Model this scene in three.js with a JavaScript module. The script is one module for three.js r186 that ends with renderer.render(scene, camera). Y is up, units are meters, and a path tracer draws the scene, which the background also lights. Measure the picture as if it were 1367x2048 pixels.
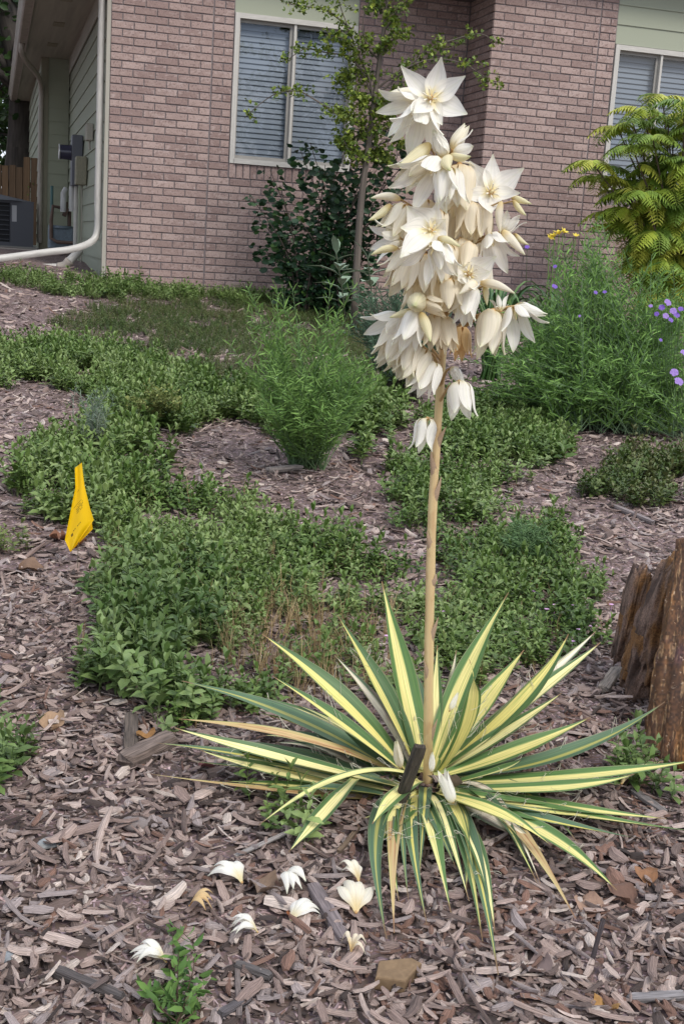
import * as THREE from 'three';
import { mergeGeometries, mergeVertices as mergeVerts } from 'three/addons/utils/BufferGeometryUtils.js';
import { RoundedBoxGeometry } from 'three/addons/geometries/RoundedBoxGeometry.js';

// ---------------------------------------------------------------- camera, sky, sun, exposure
const D2R = Math.PI / 180, FPX = 2450, PITCH = 11.97 * D2R, ROLL = 3.67 * D2R, YAW = 16.27 * D2R;
const EYE = new THREE.Vector3(0, 1.04, 0);
const scene = new THREE.Scene();
const camera = new THREE.PerspectiveCamera(2 * Math.atan(1024 / FPX) / D2R, 1367 / 2048, 0.05, 400);
camera.rotation.order = 'YXZ';
camera.position.copy(EYE);
camera.rotation.set(-PITCH, 0, ROLL);
const renderer = new THREE.WebGLRenderer({ antialias: true });
renderer.setSize(683, 1024);
renderer.toneMapping = THREE.LinearToneMapping;
renderer.toneMappingExposure = 1.4;
renderer.shadowMap.enabled = true;

const SUN = new THREE.Vector3(0.42, 0.74, 0.52).normalize();
const sun = new THREE.DirectionalLight(new THREE.Color(1, 0.95, 0.88), 1.8);
sun.position.copy(SUN).multiplyScalar(30);
sun.castShadow = true; sun.shadow.radius = 36;
Object.assign(sun.shadow.camera, { left: -14, right: 14, top: 14, bottom: -14, near: 1, far: 80 });
sun.shadow.mapSize.set(2048, 2048);
scene.add(sun);

// ---------------------------------------------------------------- noise and random numbers
function rng(seed) {
  let s = seed >>> 0;
  return () => { s = (s + 0x6d2b79f5) | 0; let t = Math.imul(s ^ (s >>> 15), 1 | s); t = (t + Math.imul(t ^ (t >>> 7), 61 | t)) ^ t; return ((t ^ (t >>> 14)) >>> 0) / 4294967296; };
}
const hash = (x, y, s) => { let h = Math.imul(x | 0, 374761393) + Math.imul(y | 0, 668265263) + Math.imul(s | 0, 974634277); h = Math.imul(h ^ (h >>> 13), 1274126177); h ^= h >>> 16; return (h >>> 0) / 4294967296; };
function noise(x, y, s = 0, px = 0, py = 0) {
  const xi = Math.floor(x), yi = Math.floor(y), fx = x - xi, fy = y - yi, u = fx * fx * (3 - 2 * fx), v = fy * fy * (3 - 2 * fy);
  const m = (a, n) => (n ? ((a % n) + n) % n : a);
  const a = hash(m(xi, px), m(yi, py), s), b = hash(m(xi + 1, px), m(yi, py), s), c = hash(m(xi, px), m(yi + 1, py), s), d = hash(m(xi + 1, px), m(yi + 1, py), s);
  return a + (b - a) * u + (c - a) * v + (a - b - c + d) * u * v;
}
function fbm(x, y, s = 0, oct = 4, p = 0) { let a = 0, k = 0.5, n = 0; for (let i = 0; i < oct; i++) { a += k * noise(x, y, s + i * 17, p, p); n += k; k *= 0.5; x *= 2; y *= 2; p *= 2; } return a / n; }
const lerp = (a, b, t) => a + (b - a) * t, clamp = (x, a = 0, b = 1) => Math.min(b, Math.max(a, x)), sstep = (a, b, x) => { const t = clamp((x - a) / (b - a)); return t * t * (3 - 2 * t); };
const V = (x, y, z) => new THREE.Vector3(x, y, z);

{ // overcast sky with broken cloud, the same all round
  const W = 1024, H = 512, px = new Float32Array(W * H * 4);
  for (let j = 0; j < H; j++) for (let i = 0; i < W; i++) {
    const el = ((j + 0.5) / H - 0.5) * Math.PI, az = ((i + 0.5) / W - 0.5) * 2 * Math.PI;
    const y = Math.max(Math.sin(el), 0), cx = Math.cos(el) * Math.cos(az), cz = Math.cos(el) * Math.sin(az), k = 1.6 / (y + 0.22);
    const c = sstep(0.36, 0.6, fbm(cx * k + 40, cz * k + 40, 5, 6)), shade = 0.75 + 0.5 * fbm(cx * k * 1.7 + 9, cz * k * 1.7 + 9, 11, 4);
    const blue = [lerp(0.68, 0.3, y ** 0.6), lerp(0.78, 0.46, y ** 0.6), lerp(0.92, 0.78, y ** 0.6)], o = (j * W + i) * 4;
    const cl = 0.95 * shade * (0.85 + 0.35 * y);
    for (let q = 0; q < 3; q++) px[o + q] = lerp(blue[q], cl * [1, 1.0, 1.02][q], c) * 1.0;
    px[o + 3] = 1;
  }
  const t = new THREE.DataTexture(px, W, H, THREE.RGBAFormat, THREE.FloatType);
  t.mapping = THREE.EquirectangularReflectionMapping; t.magFilter = THREE.LinearFilter; t.minFilter = THREE.LinearFilter; t.needsUpdate = true;
  scene.background = t; scene.environment = t;
}

// ---------------------------------------------------------------- photo rays, ground height, house axes
function ray(px, py) {
  const a = (px - 683.5) / FPX, b = (py - 1024) / FPX, c = Math.cos(ROLL), s = Math.sin(ROLL), xc = a * c + b * s, yc = -a * s + b * c;
  return V(xc, -(Math.cos(PITCH) * yc + Math.sin(PITCH)), Math.sin(PITCH) * yc - Math.cos(PITCH));
}
const at = (px, py, D) => { const r = ray(px, py); return r.multiplyScalar(D / -r.z).add(EYE); };
function ground(x, z) {
  const D = -z, base = 0.0719 * (Math.min(D, 11.6) - 2.3);
  const side = -0.1 * clamp(x + 2.35, -1.5, 2.5) * sstep(6, 11, D);
  return base + side + 0.03 * (fbm(x * 1.3 + 50, z * 1.3 + 50, 3, 3) - 0.5) * sstep(2.2, 3.4, Math.hypot(x - 0.2, z));
}
function gp(px, py) {   // the ground under a photo pixel
  let lo = 1, hi = 30;
  for (let i = 0; i < 44; i++) { const m = (lo + hi) / 2, p = at(px, py, m); if (p.y > ground(p.x, p.z)) lo = m; else hi = m; }
  const p = at(px, py, lo); p.y = ground(p.x, p.z); return p;
}
const CORNER = V(-2.3488, 0, -11.58), AX = V(Math.cos(YAW), 0, -Math.sin(YAW)), NX = V(Math.sin(YAW), 0, Math.cos(YAW));
const houseP = (s, y, n) => CORNER.clone().addScaledVector(AX, s).addScaledVector(NX, n).setY(y);

// ---------------------------------------------------------------- naming
const used = new Map();
function numbered(name) { const n = used.get(name) ?? 0; used.set(name, n + 1); return n ? name + '_' + String(n).padStart(3, '0') : name; }
function shadows(o) { o.traverse((c) => { if (c.isMesh) { c.castShadow = true; c.receiveShadow = true; } }); return o; }
function tag(o, label, category, group, kind) { if (label) o.userData.label = label; if (category) o.userData.category = category; if (group) o.userData.group = group; if (kind) o.userData.kind = kind; return o; }
function thing(name, label, category, p = V(0, 0, 0), turn = 0, group) { const g = new THREE.Group(); g.name = numbered(name); g.position.copy(p); g.rotation.y = turn; scene.add(g); return tag(g, label, category, group); }
function part(name, geo, mat, parent) { const m = new THREE.Mesh(geo, mat); m.name = name; parent.add(m); return m; }
function single(name, geo, mat, label, category, group) { const m = new THREE.Mesh(geo, mat); m.name = numbered(name); scene.add(m); return tag(m, label, category, group); }

// ---------------------------------------------------------------- geometry helpers
function geom(pos, idx, uv, col) {
  const g = new THREE.BufferGeometry(); g.setAttribute('position', new THREE.Float32BufferAttribute(pos, 3)); g.setIndex(idx);
  g.setAttribute('uv', new THREE.Float32BufferAttribute(uv ?? new Array(pos.length / 3 * 2).fill(0), 2));
  if (col) g.setAttribute('color', new THREE.Float32BufferAttribute(col, 3));
  g.computeVertexNormals(); return g;
}
function merge(list) { const c = list.map((g) => { const q = g.index ? g.toNonIndexed() : g.clone(); for (const k of Object.keys(q.attributes)) if (!['position', 'normal', 'uv'].includes(k)) q.deleteAttribute(k); return q; }); return mergeGeometries(c); }
function box(w, h, d, x = 0, y = 0, z = 0) { const g = new THREE.BoxGeometry(w, h, d); g.translate(x, y, z); return g; }
function span(x0, x1, y0, y1, z0, z1) { return box(x1 - x0, y1 - y0, z1 - z0, (x0 + x1) / 2, (y0 + y1) / 2, (z0 + z1) / 2); }
function smooth(pts, n) { return new THREE.CatmullRomCurve3(pts, false, 'centripetal').getPoints(n); }
function tube(pts, r0, r1 = r0, rad = 6, vScale = 1) {   // tapered tube along points, closed ends
  const pos = [], idx = [], uv = [], n = pts.length; let N = null, len = 0;
  for (let i = 0; i < n; i++) {
    const T = pts[Math.min(i + 1, n - 1)].clone().sub(pts[Math.max(i - 1, 0)]).normalize();
    if (!N) N = Math.abs(T.y) < 0.9 ? V(0, 1, 0) : V(1, 0, 0);
    N = N.clone().addScaledVector(T, -N.dot(T)).normalize();
    const B = T.clone().cross(N), r = typeof r0 === 'function' ? r0(i / (n - 1)) : lerp(r0, r1, i / (n - 1));
    if (i) len += pts[i].distanceTo(pts[i - 1]);
    for (let k = 0; k <= rad; k++) { const a = k / rad * 2 * Math.PI, p = pts[i].clone().addScaledVector(N, Math.cos(a) * r).addScaledVector(B, Math.sin(a) * r); pos.push(p.x, p.y, p.z); uv.push(k / rad, len * vScale); }
  }
  const w = rad + 1;
  for (let i = 0; i < n - 1; i++) for (let k = 0; k < rad; k++) { const a = i * w + k; idx.push(a, a + 1, a + w, a + 1, a + w + 1, a + w); }
  for (const [i, f] of [[0, 0], [n - 1, 1]]) { const c = pos.length / 3; pos.push(pts[i].x, pts[i].y, pts[i].z); uv.push(0.5, 0); for (let k = 0; k < rad; k++) f ? idx.push(i * w + k, i * w + k + 1, c) : idx.push(i * w + k + 1, i * w + k, c); }
  return geom(pos, idx, uv);
}
function ribbon(pts, up, width, fold = 0.15, nu = 6, twist = () => 0) {   // a leaf blade along points; up(t) is its upper side
  const pos = [], idx = [], uv = [], n = pts.length, w = nu + 1;
  for (let i = 0; i < n; i++) {
    const t = i / (n - 1), T = pts[Math.min(i + 1, n - 1)].clone().sub(pts[Math.max(i - 1, 0)]).normalize();
    let S = T.clone().cross(up).normalize(); S.applyAxisAngle(T, twist(t));
    const Nn = S.clone().cross(T), hw = width(t) / 2;
    for (let k = 0; k <= nu; k++) { const x = k / nu * 2 - 1, p = pts[i].clone().addScaledVector(S, x * hw).addScaledVector(Nn, fold * hw * x * x * 2); pos.push(p.x, p.y, p.z); uv.push(k / nu, t); }
  }
  for (let i = 0; i < n - 1; i++) for (let k = 0; k < nu; k++) { const a = i * w + k; idx.push(a, a + 1, a + w, a + 1, a + w + 1, a + w); }
  return geom(pos, idx, uv);
}
function bez(B, M, T, n = 20) { const C = M.clone().multiplyScalar(2).addScaledVector(B, -0.5).addScaledVector(T, -0.5); return new THREE.QuadraticBezierCurve3(B, C, T).getPoints(n); }
function lump(r, seed, amp, freq, sx = 1, sy = 1, sz = 1, det = 3) {
  const g = new THREE.IcosahedronGeometry(r, det), p = g.attributes.position, v = V(0, 0, 0);
  for (let i = 0; i < p.count; i++) { v.fromBufferAttribute(p, i); const k = 1 + amp * (fbm(v.x / r * freq + v.z / r * freq * 0.7 + 20, v.y / r * freq + v.z / r * 0.6 * freq + 20, seed, 3) - 0.5) * 2; p.setXYZ(i, v.x * k * sx, v.y * k * sy, v.z * k * sz); }
  g.computeVertexNormals(); return g;
}

// ---------------------------------------------------------------- textures and materials
function tex(w, h, fn, srgb = true, rx = 1, ry = 1) {
  const d = new Uint8Array(w * h * 4);
  for (let j = 0; j < h; j++) for (let i = 0; i < w; i++) { const c = fn((i + 0.5) / w, (j + 0.5) / h), o = (j * w + i) * 4; for (let q = 0; q < 3; q++) d[o + q] = clamp(c[q], 0, 255); d[o + 3] = 255; }
  const t = new THREE.DataTexture(d, w, h, THREE.RGBAFormat); t.wrapS = t.wrapT = THREE.RepeatWrapping; t.magFilter = THREE.LinearFilter; t.minFilter = THREE.LinearFilter; if (srgb) t.colorSpace = THREE.SRGBColorSpace; t.repeat.set(rx, ry); t.needsUpdate = true; return t;
}
const gray = (a) => [a, a, a];
const mix3 = (a, b, t) => [lerp(a[0], b[0], t), lerp(a[1], b[1], t), lerp(a[2], b[2], t)];
const std = (o) => new THREE.MeshStandardMaterial({ roughness: 0.8, ...o });
const lin = (r, g, b) => new THREE.Color().setRGB(r, g, b);
const speckle = tex(256, 256, (u, v) => gray(205 + 50 * fbm(u * 16, v * 16, 31, 4, 16)));            // faint mottling for paint
const grain = tex(128, 256, (u, v) => gray(130 + 160 * (0.55 * fbm(u * 24, v * 3, 41, 4, 0) + 0.45 * noise(u * 70, v * 6, 44))));   // wood streaks along v
const paint = (r, g, b, ro = 0.7) => std({ color: lin(r, g, b), map: speckle, roughness: ro });
const M = {
  siding: std({ color: lin(0.31, 0.33, 0.25), roughness: 0.75 }), trim: paint(0.46, 0.43, 0.36), soffit: paint(0.42, 0.40, 0.33), frame: paint(0.62, 0.59, 0.54, 0.55), gutter: paint(0.45, 0.40, 0.34, 0.5),
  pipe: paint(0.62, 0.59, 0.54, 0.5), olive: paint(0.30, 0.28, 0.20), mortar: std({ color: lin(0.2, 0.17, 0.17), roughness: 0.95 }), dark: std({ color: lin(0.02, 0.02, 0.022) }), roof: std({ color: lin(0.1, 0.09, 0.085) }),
  slat: std({ color: lin(0.15, 0.162, 0.18), roughness: 0.5 }), sash: paint(0.36, 0.34, 0.31, 0.5), metal: std({ color: lin(0.10, 0.105, 0.125), roughness: 0.5 }), grille: std({ color: lin(0.02, 0.021, 0.026), roughness: 0.6 }),
};
M.glass = new THREE.MeshPhysicalMaterial({ color: lin(0.9, 0.95, 1), transmission: 1, thickness: 0, roughness: 0.02, ior: 1.7, specularIntensity: 1 });

// ================================================================ THE HOUSE
const house = thing('brick_house', 'brick house with sage green siding, blinds in its windows and a side eave', 'house', CORNER, YAW);
const BRICK_ATLAS = (() => {   // 6 x 6 brick faces: tone, whitish wash, scratches
  const n = 6, rs = rng(77), tone = Array.from({ length: 36 }, () => [rs(), rs(), rs()]);
  const t = tex(1024, 1024, (u, v) => {
    const ci = Math.min(5, Math.floor(u * n)), cj = Math.min(5, Math.floor(v * n)), [a, b, c] = tone[cj * n + ci], x = u * n - ci, y = v * n - cj;
    let k = mix3([138, 116, 110], [178, 156, 148], 0.1 + 0.8 * a), w = fbm(u * 40, v * 22, 3, 4);
    k = mix3(k, [186, 168, 162], clamp(sstep(0.5, 0.75, w + 0.22 * (b - 0.6)) * (0.2 + 0.4 * b)));
    k = mix3(k, [98, 80, 78], 0.5 * sstep(0.55, 0.8, fbm(u * 120, v * 30, 9, 3)));
    const f = 0.86 + 0.28 * noise(u * 420, v * 420, 4) ; return [k[0] * f, k[1] * f, k[2] * f];
  });
  t.wrapS = t.wrapT = THREE.ClampToEdgeWrapping; return t;
})();
M.brick = std({ map: BRICK_ATLAS, bumpMap: BRICK_ATLAS, bumpScale: 0.002, roughness: 0.92 });
const brickCache = new Map(), CH = 0.0677, BH = 0.0575, BL = 0.2032, JT = 0.0095, PROUD = 0.009;
function brickGeo(len, hgt, cell) {   // chamfered face, no back
  const key = len.toFixed(3) + '/' + hgt.toFixed(3) + '/' + cell; if (brickCache.has(key)) return brickCache.get(key);
  const c = 0.003, x = len / 2, y = hgt / 2, d = PROUD, pos = [], uv = [], idx = [], n = 6, ci = cell % n, cj = Math.floor(cell / n), vert = hgt > len;
  const q = (px, py, pz) => { pos.push(px, py, pz); const L = Math.max(len, hgt) > 0.15 ? 1 : 0.5, a = vert ? py / hgt + 0.5 : px / len + 0.5, b = vert ? px / len + 0.5 : py / hgt + 0.5; uv.push((ci + 0.04 + 0.92 * a * L) / n, (cj + 0.04 + 0.92 * b) / n); };
  for (const [ex, ez] of [[0, 0], [0, d - c], [c, d]]) for (const [sx, sy] of [[-1, -1], [1, -1], [1, 1], [-1, 1]]) q(sx * (x - ex), sy * (y - ex), ez);
  for (let r = 0; r < 2; r++) for (let k = 0; k < 4; k++) { const a = r * 4 + k, b = r * 4 + (k + 1) % 4; idx.push(a, b, a + 4, b, b + 4, a + 4); }
  idx.push(8, 9, 10, 8, 10, 11);
  const g = geom(pos, idx, uv).toNonIndexed(); g.computeVertexNormals(); brickCache.set(key, g); return g;
}
const brickList = [];
function lay(wall, s0, s1, y0, y1, holes, place, show, half = 0) {   // running bond between s0 and s1, cut at holes [s0, s1, y0, y1]
  const rs = rng(Math.round(s0 * 1000 + y0 * 77) + 5);
  for (let row = 0, y = y0; y + BH < y1; row++, y += CH) {
    let spans = [[s0, s1]];
    for (const [a, b, c, d] of holes) if (y + BH > c && y < d) spans = spans.flatMap(([p, q]) => (b <= p || a >= q ? [[p, q]] : [[p, a], [b, q]].filter(([m, n]) => n - m > 0.02)));
    for (const [a, b] of spans) {
      for (let x = s0 - BL + ((row + half) % 2) * BL / 2; x < b; x += BL) {
        const l = Math.max(a, x) + JT / 2, r = Math.min(b, x + BL) - JT / 2; if (r - l < 0.012) continue;
        const len = r - l > 0.19 ? BL - JT : Math.round((r - l) * 250) / 250;
        brickList.push({ wall, geo: brickGeo(len, BH, Math.floor(rs() * 36)), m: place((l + r) / 2, y + BH / 2 + (rs() - 0.5) * 0.002, (rs() - 0.5) * 0.003), rank: show((l + r) / 2, y) * (r - l), });
      }
    }
  }
}
const TOP = 3.62, SI = 3.41, RB = 0.62, S2 = 4.655, S3 = 5.83, SE = 7.0;   // wall height, inner corner, projection of the right block, its window
const GR = 0.3;                                                             // walls start below the soil
{
  const front = part('brick_wall', merge([span(0, 1.128, GR, TOP, -0.12, 0), span(1.128, 2.3, GR, 1.785, -0.12, 0), span(2.3, SI, GR, TOP, -0.12, 0)]), M.mortar, house);
  const P = (s, y, j) => { const m = new THREE.Matrix4().makeTranslation(s, y, j); return m; };
  const sh = (s, y) => (y < 0.55 || y > 3.12 ? 0 : s < 1.128 ? 3 : y < 1.64 && s < 1.7 ? 2.4 : y < 1.64 ? 0.6 : s > 2.32 && y > 2.3 ? 0.9 : 0.2);
  lay(front, 0.014, 0.933, GR, TOP, [], P, sh);
  lay(front, 0.935, SI - 0.01, GR, TOP, [[1.124, 2.304, 1.65, 9]], P, sh, 1);
  for (let s = 1.128; s + 0.06 < 2.31; s += CH) brickList.push({ wall: front, geo: brickGeo(BH, 0.128, Math.floor(hash(s * 999, 1, 3) * 36)), m: P(s + CH / 2, 1.654 + 0.065, 0.001), rank: s < 1.7 ? 0.5 : 0.1 });
  const ret = part('brick_wall', span(SI + 0.002, SI + 0.12, GR, TOP, 0.001, RB - 0.002), M.mortar, house);   // return into the recess
  lay(ret, 0.012, RB + 0.005, GR, TOP, [], (s, y, j) => new THREE.Matrix4().makeRotationY(-Math.PI / 2).setPosition(SI + 0.002 - j, y, s), (s, y) => (y > 1.9 && y < 3.2 ? 1.2 : 0.1));
  const right = part('brick_wall', merge([span(SI + 0.002, S2, GR, TOP, RB - 0.12, RB), span(S2, S3, GR, 1.785, RB - 0.12, RB), span(S3, SE, GR, TOP, RB - 0.12, RB)]), M.mortar, house);
  const P2 = (s, y, j) => new THREE.Matrix4().makeTranslation(s, y, RB + j);
  const sh2 = (s, y) => (s > 5.4 ? 0 : y > 1.85 && y < 3.3 && s < 4.66 ? 2.2 : 0.15);
  lay(right, SI - 0.006, 4.476, GR, TOP, [], P2, sh2); lay(right, 4.48, 6.99, GR, TOP, [[4.651, 5.834, 1.65, 9]], P2, sh2, 1);
  brickList.sort((a, b) => b.rank - a.rank);
  brickList.slice(0, 300).forEach((b) => { const m = part('brick', b.geo, M.brick, b.wall); m.applyMatrix4(b.m); });
  for (const w of [front, ret, right]) {
    const rest = brickList.slice(300).filter((b) => b.wall === w).map((b) => b.geo.clone().applyMatrix4(b.m));
    tag(part('small_bricks', merge(rest), M.brick, w), null, null, null, 'stuff');
  }
}
function makeWindow(s0, s1, y0, y1, n, mull) {   // slider: white frame, tan sash, glass, blinds, dark room
  const g = new THREE.Group(); g.name = 'window'; house.add(g);
  const f = 0.045, z0 = n - 0.07, z1 = n + 0.018, a = s0 + f, b = s1 - f, c = y0 + f, d = y1 - f;
  const fr = []; const bar = (x0, x1, p, q, u, v) => fr.push(span(x0, x1, p, q, u, v));
  bar(s0, a, y0, y1, z0, z1); bar(b, s1, y0, y1, z0, z1); bar(a, b, y0, c, z0, z1 + 0.012); bar(a, b, d, y1, z0, z1);
  bar(mull - 0.011, mull + 0.011, c, d, n - 0.06, n + 0.004);
  part('window_frame', merge(fr), M.frame, g);
  const sa = []; for (const [x0, x1, off] of [[a, mull - 0.011, 0], [mull + 0.011, b, 0.004]]) { sa.push(span(x0, x0 + 0.016, c, d, n - 0.062, n - 0.03), span(x1 - (off ? 0.02 : 0.032), x1, c, d, n - 0.062, n - 0.03), span(x0 + 0.016, x1 - (off ? 0.02 : 0.032), c, c + 0.035, n - 0.062, n - 0.03), span(x0 + 0.016, x1 - (off ? 0.02 : 0.032), d - 0.03, d, n - 0.062, n - 0.03)); }
  part('window_sash', merge(sa), M.sash, g);
  for (const [x0, x1] of [[a + 0.016, mull - 0.043], [mull + 0.027, b - 0.02]]) { const p = new THREE.PlaneGeometry(x1 - x0, d - c - 0.065); p.translate((x0 + x1) / 2, (c + d) / 2 + 0.0025, n - 0.045); part('pane', p, M.glass, g); }
  const sl = span(a, b, -0.0016, 0.0016, -0.024, 0.024);
  for (let y = c + 0.04; y < d - 0.02; y += 0.0475) { const m = part('blind_slat', sl, M.slat, g); m.position.set(0, y, n - 0.098); m.rotation.x = 1.3; }
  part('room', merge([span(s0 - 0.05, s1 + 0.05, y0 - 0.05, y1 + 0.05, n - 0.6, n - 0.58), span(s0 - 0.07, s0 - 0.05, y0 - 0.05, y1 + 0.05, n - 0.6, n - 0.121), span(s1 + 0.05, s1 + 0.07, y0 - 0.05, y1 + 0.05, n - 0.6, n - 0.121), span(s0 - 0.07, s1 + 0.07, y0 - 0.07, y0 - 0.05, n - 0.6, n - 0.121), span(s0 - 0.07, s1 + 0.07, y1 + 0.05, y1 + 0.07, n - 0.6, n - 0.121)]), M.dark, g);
  return g;
}
makeWindow(1.13, 2.298, 1.787, 3.118, 0, 1.70);
makeWindow(S2 + 0.004, S3 - 0.004, 1.787, 3.118, RB, 5.16);
// lap siding: each board leans out over the one below
function boards(s0, s1, y0, y1, step, frame, phase = 0) {
  const g = new THREE.Group(); g.name = 'siding'; house.add(g); frame(g);
  const len = s1 - s0, sh = new THREE.Shape([new THREE.Vector2(0, 0), new THREE.Vector2(0.016, 0), new THREE.Vector2(0.004, step + 0.012), new THREE.Vector2(0, step + 0.012)]);
  const bg = new THREE.ExtrudeGeometry(sh, { depth: len, bevelEnabled: false }); bg.rotateY(-Math.PI / 2); bg.translate(s1, 0, 0);
  const back = span(s0, s1, y0, y1, -0.1, -0.001); part('sheathing', back, M.siding, g);
  for (let y = y0 + phase; y + step * 0.6 < y1; y += step) { const m = part('siding_board', bg, M.siding, g); m.position.y = y; }
  return g;
}
boards(1.128, 2.3, 3.12, TOP, 0.3, (g) => { g.position.z = -0.012; });
boards(S2 + 0.001, S3, 3.124, TOP, 0.175, (g) => { g.position.z = RB - 0.014; });
const SZ = 5.845;
boards(-SZ, -0.05, GR, 3.32, 0.178, (g) => { g.rotation.y = -Math.PI / 2; });                                   // side wall, running away from the corner
boards(-0.355, -0.02, GR, 3.32, 0.17, (g) => { g.position.z = -SZ; });                                         // face of the rear wing
boards(-12.2, -SZ, GR, 3.32, 0.178, (g) => { g.rotation.y = -Math.PI / 2; g.position.x = -0.37; });              // its side
part('corner_board', merge([span(-0.022, 0.012, GR, 3.4, -0.06, 0.012)]), M.trim, house);
part('corner_board', merge([span(-0.386, -0.29, GR, 3.31, -SZ - 0.06, -SZ + 0.025)]), M.olive, house);
part('frieze_board', span(-0.03, -0.018, 3.12, 3.31, -SZ + 0.02, -0.06), M.soffit, house);
part('soffit', merge([span(-0.6, -0.02, 3.31, 3.33, -12.2, 0.32)]), M.soffit, house);
{ const k = []; for (const z of [-1.4, -3.0, -4.6, -6.6, -8.6, -10.6]) k.push(span(-0.36, -0.24, 3.303, 3.309, z - 0.14, z + 0.14)); for (const q of k) part('soffit_vent', q, M.olive, house); }
{ // gutter: ogee trough along the eave, hollow on top
  const sh = new THREE.Shape(); sh.moveTo(0, 0); sh.lineTo(-0.075, 0); sh.quadraticCurveTo(-0.1, 0.02, -0.105, 0.06); sh.lineTo(-0.13, 0.12); sh.lineTo(-0.122, 0.12); sh.lineTo(-0.095, 0.055); sh.quadraticCurveTo(-0.09, 0.02, -0.07, 0.008); sh.lineTo(-0.008, 0.008); sh.lineTo(-0.008, 0.12); sh.lineTo(0, 0.12);
  const g = new THREE.ExtrudeGeometry(sh, { depth: 12.6, bevelEnabled: false }); g.translate(-0.612, 3.3, -12.25); part('gutter', g, M.gutter, house);
  part('fascia', span(-0.612, -0.6, 3.285, 3.46, -12.25, 0.34), M.gutter, house);
}
const rect = (pts, w, d) => { const q = smooth(pts, 26); return tube(q, w / 2, d / 2, 8); };
part('downspout', rect([V(-0.66, 3.31, -4.7), V(-0.66, 3.2, -4.72), V(-0.42, 3.0, -5.5), V(-0.385, 2.9, -5.78), V(-0.385, 2.5, -5.8), V(-0.385, 0.9, -5.8)], 0.07, 0.07), M.gutter, house);
part('downspout', rect([V(-0.66, 3.31, -12.1), V(-0.66, 3.2, -12.1), V(-0.45, 3.05, -12.0), V(-0.4, 3.0, -11.9)], 0.09, 0.09), M.gutter, house);
{ const e0 = CORNER.clone(), loc = (p) => { const q = p.clone().sub(e0); return V(q.dot(AX), q.y, q.dot(NX)); };
  part('downspout', rect([V(-0.062, 3.3, -0.09), V(-0.062, 2.4, -0.09), V(-0.062, 1.4, -0.09), V(-0.062, 1.08, -0.09), V(-0.1, 1.0, -0.06), loc(at(150, 497, 11.45)), loc(at(90, 505, 11.35)), loc(at(0, 517, 11.2)), loc(at(-80, 526, 11.05))], 0.066, 0.066), M.pipe, house); }
// roof over it all: overhangs in front, deep over the recess
part('roof', merge([span(-0.6, 2.45, 3.6, 3.7, -12.25, 0.26), span(2.45, SI + 0.02, 3.45, 3.7, -12.25, 0.95), span(SI + 0.02, SE + 0.3, 3.75, 3.9, -12.25, RB + 0.3)]), M.roof, house);
part('rear_wall', merge([span(-0.3, SE, GR, 3.59, -12.2, -12.05), span(SE - 0.1, SE, GR, 3.74, -12.05, RB - 0.12)]), M.siding, house);

// ================================================================ THINGS BESIDE THE HOUSE
{ // air conditioner
  const p = houseP(-0.92, 0, -5.9); p.y = at(40, 500, -p.z).y;
  const t = thing('air_conditioner', 'dark grey outdoor air conditioning unit with louvred sides beside the downspout', 'air conditioner', p, YAW + 0.12);
  const w = 0.8, h = 0.64; part('housing', merge([span(-w / 2, w / 2, 0.05, 0.1, -w / 2, w / 2), span(-w / 2, w / 2, h - 0.03, h, -w / 2, w / 2), span(w / 2 - 0.3, w / 2, 0.1, h - 0.03, w / 2 - 0.32, w / 2 - 0.0), span(-w / 2, -w / 2 + 0.06, 0.1, h - 0.03, w / 2 - 0.06, w / 2)]), M.metal, t);
  part('coil', span(-w / 2 + 0.05, w / 2 - 0.05, 0.1, h - 0.03, -w / 2 + 0.05, w / 2 - 0.07), M.grille, t);
  for (let k = 0; k < 8; k++) part('louvre', span(-w / 2 + 0.06, w / 2 - 0.3, 0.13 + k * 0.062, 0.138 + k * 0.062, w / 2 - 0.07, w / 2 - 0.03), M.metal, t);
  const cap = new THREE.ConeGeometry(w * 0.6, 0.08, 24, 1, true); cap.translate(0, h + 0.041, 0); part('fan_cover', cap, M.metal, t);
  part('rating_label', span(w / 2 - 0.28, w / 2 - 0.22, h - 0.27, h - 0.06, w / 2 + 0.001, w / 2 + 0.004), std({ color: lin(0.5, 0.5, 0.52) }), t);
  part('base_pad', span(-w / 2 - 0.05, w / 2 + 0.05, -0.05, 0.05, -w / 2 - 0.05, w / 2 + 0.05), std({ color: lin(0.3, 0.29, 0.27) }), t);
}
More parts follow.
